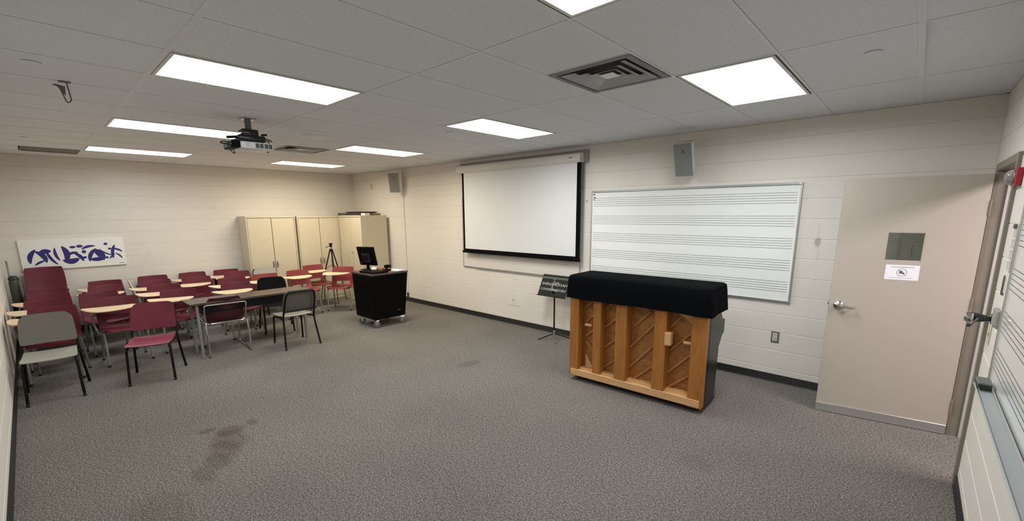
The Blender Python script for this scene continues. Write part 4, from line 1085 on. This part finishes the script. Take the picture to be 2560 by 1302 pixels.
# cloth cover draped over the top
t = thing('piano_cover', 'black cloth cover draped over the top of the piano', 'cover'); t.matrix_world = PM
b = MB(); bm = b.bm
x0, x1, y0, y1 = -.032, PW+.032, -.032, .468
zt, zb = PH+.052, .925
def ring_pt(s_, inset, n=1):
    # rounded rectangle perimeter point, s_ in 0..1
    rx, ry, rr_ = (x1-x0)/2-inset, (y1-y0)/2-inset, max(.028-inset*.4, .01)
    per = []
    for (cx, cy, a0) in ((rx-rr_, ry-rr_, 0), (-rx+rr_, ry-rr_, 90), (-rx+rr_, -ry+rr_, 180), (rx-rr_, -ry+rr_, 270)):
        for k_ in range(5): aa = R(a0+k_*22.5); per.append((cx+rr_*math.cos(aa), cy+rr_*math.sin(aa)))
    pts = []
    for i in range(len(per)):
        p, q = Vector(per[i]), Vector(per[(i+1) % len(per)])
        k_ = max(1, int((q-p).length/.03))
        for j in range(k_): pts.append(p.lerp(q, j/k_))
    return pts
base_pts = ring_pt(0, 0)
NP = len(base_pts)
rings = []
levels = [(0.0, zb), (.0, zb+.05), (.002, zb+.12), (.005, zb+.19), (.010, zt-.030), (.018, zt-.012), (.034, zt-.002), (.12, zt+.002), (.22, zt+.002)]
for li, (ins, z) in enumerate(levels):
    ring_ = []
    for i, p in enumerate(base_pts):
        x, y = p.x*(1-ins/((x1-x0)/2)), p.y*(1-ins/((y1-y0)/2))
        dr = max(0, (zt-.03-z)/(zt-zb))
        wob = .006*math.sin(i*.55+z*9)*dr + .005*math.sin(i*.21+1)*dr
        nx, ny = (p.x/((x1-x0)/2))**7, (p.y/((y1-y0)/2))**7
        zz = z + (.004*math.sin(x*5+.8) + .0025*math.sin(x*17) - .004*(x/.7 if y < 0 else 0))*(1 if li == 0 else .4 if li == 1 else 0)
        if li == 0 and y < 0: zz += .006
        if y > .15 and li < 3: zz += 0
        ring_.append(bm.verts.new((x+(x0+x1)/2+nx*(wob+.006*dr), y+(y0+y1)/2+ny*(wob+.008*dr), zz)))
    rings.append(ring_)
for A_, B_ in zip(rings, rings[1:]):
    for i in range(NP): bm.faces.new((A_[i], A_[(i+1) % NP], B_[(i+1) % NP], B_[i]))
bm.faces.new(rings[-1])
b.obj('cloth', M['cloth'], t, smooth=60)
b = MB(); b.tube([(v.x+0, v.y, v.z) for v in [Vector(((p.x*.986)+(x0+x1)/2, p.y*.945+(y0+y1)/2, zt-.022)) for p in base_pts]], .002, 5, closed=True); b.obj('piping', M['cloth'], t)

# ------------------------------------------------------------------ projector
t = thing('ceiling_projector', 'white ceiling projector hung from a black mount', 'projector', (5.03, -3.715, H))
b = MB(); b.box((-.055, -.055, -.010), (.055, .055, 0), .002); b.obj('ceiling_plate', M['nickel'], t)
b = MB(); b.lathe([(.028, -.13), (.028, -.01)], 18, Matrix.Translation((-.06+.06, 0, 0))); b.obj('pole', M['plast_grey'], t)
b = MB(); b.box((-.07, -.075, -.165), (.07, .065, -.100), .012, None, 2); b.box((-.11, -.12, -.215), (.11, .11, -.160), .014, None, 2); b.tube([(.02, .10, -.14), (.02, .15, -.13)], .01, 8); b.tube([(.0, -.09, -.17), (.0, -.19, -.185)], .012, 8)
b.obj('mount', M['blackgloss'], t)
for (x, y) in ((.11, -.12), (.11, .13), (-.11, -.12), (-.11, .13)):
    b = MB(); b.tube([(x*.3, y*.3, -.17), (x, y, -.205), (x, y, -.224)], .007, 6); b.obj('mount_arm', M['ink'], t)
pj = MB(); pj.box((-.14, -.12, -.285), (.13, .16, -.222), .010, None, 2); pj.obj('projector_case', M['proj_white'], t)
MB().box((-.13, -.19, -.283), (.125, -.118, -.220), .008).obj('rear_panel', M['black_shell'], t)
for i in range(4):
    MB().box((.129, .005+i*.0365 + (.004 if i > 1 else 0), -.275), (.1325, .036+i*.0365+(.004 if i > 1 else 0), -.233), .001).obj('side_vent', M['vent_dark'], t)
b = MB(); b.lathe([(.018, 0), (.018, .002), (0, .0025)], 20, Matrix.Translation((.1295, -.06, -.251)) @ Matrix.Rotation(PI/2, 4, 'Y')); b.obj('speaker_grille', M['spk_case'], t)
b = MB(); b.lathe([(.033, 0), (.036, .012), (.030, .020), (.024, .014), (0, .010)], 20, Matrix.Translation((-.05, .158, -.253)) @ Matrix.Rotation(-PI/2, 4, 'X')); b.obj('lens', M['blackgloss'], t)
b = MB(); b.tube(bez([(.02, -.17, -.235), (.03, -.235, -.225), (.02, -.26, -.245), (.0, -.18, -.245)], 6), .0055, 6); b.obj('cable', M['ink'], t)
b = MB(); b.tube(bez([(.06, -.18, -.25), (.07, -.22, -.28), (.07, -.15, -.35), (.06, -.17, -.27)], 6), .0045, 6); b.obj('cable', M['ink'], t)
b = MB(); b.tube(bez([(.05, .08, -.17), (.08, .15, -.185), (.13, .15, -.205)], 6), .0055, 6); b.obj('cable', M['ink'], t)

# ------------------------------------------------------------------ upright vacuum cleaner in the left back corner
t = thing('vacuum_cleaner', 'dark upright vacuum cleaner standing in the left back corner', 'vacuum cleaner', (.31, -5.50, 0), R(-4))
MB().box((-.13, -.075, .02), (.18, .085, .11), .02, None, 2).obj('floor_head', M['black_shell'], t)
b = MB(); b.lathe([(.035, -.018), (.04, 0), (.035, .018)], 14, Matrix.Translation((-.09, -.075, .045)) @ Matrix.Rotation(PI/2, 4, 'X')); b.obj('wheel', M['rubber'], t)
b = MB(); b.lathe([(.050, .10), (.066, .18), (.070, .42), (.066, .60)], 20, Matrix.Translation((-.04, .0, 0))); b.obj('motor_body', M['black_shell'], t)
b = MB(); b.lathe([(.050, .60), (.055, .64), (.055, .90), (.048, .93)], 20, Matrix.Translation((-.03, .0, 0))); b.obj('dust_canister', M['vac_grey'], t)
b = MB(); b.lathe([(.050, .93), (.056, .94), (.052, .965), (.03, .99), (0, .992)], 20, Matrix.Translation((-.03, .0, 0))); b.obj('canister_cap', M['ink'], t)
b = MB(); b.tube(rbend([(-.10, -.03, .55), (-.115, -.04, 1.0), (-.12, -.04, 1.16), (-.09, -.04, 1.20)], .03), .011, 10); b.obj('handle', M['grey_light'], t)
b = MB(); b.tube(bez([(-.03, .06, .20), (.05, .085, .30), (.045, .075, .62), (.0, .05, .90)], 6), .013, 8); b.obj('hose', M['plast_grey'], t)

bpy.context.view_layer.update()
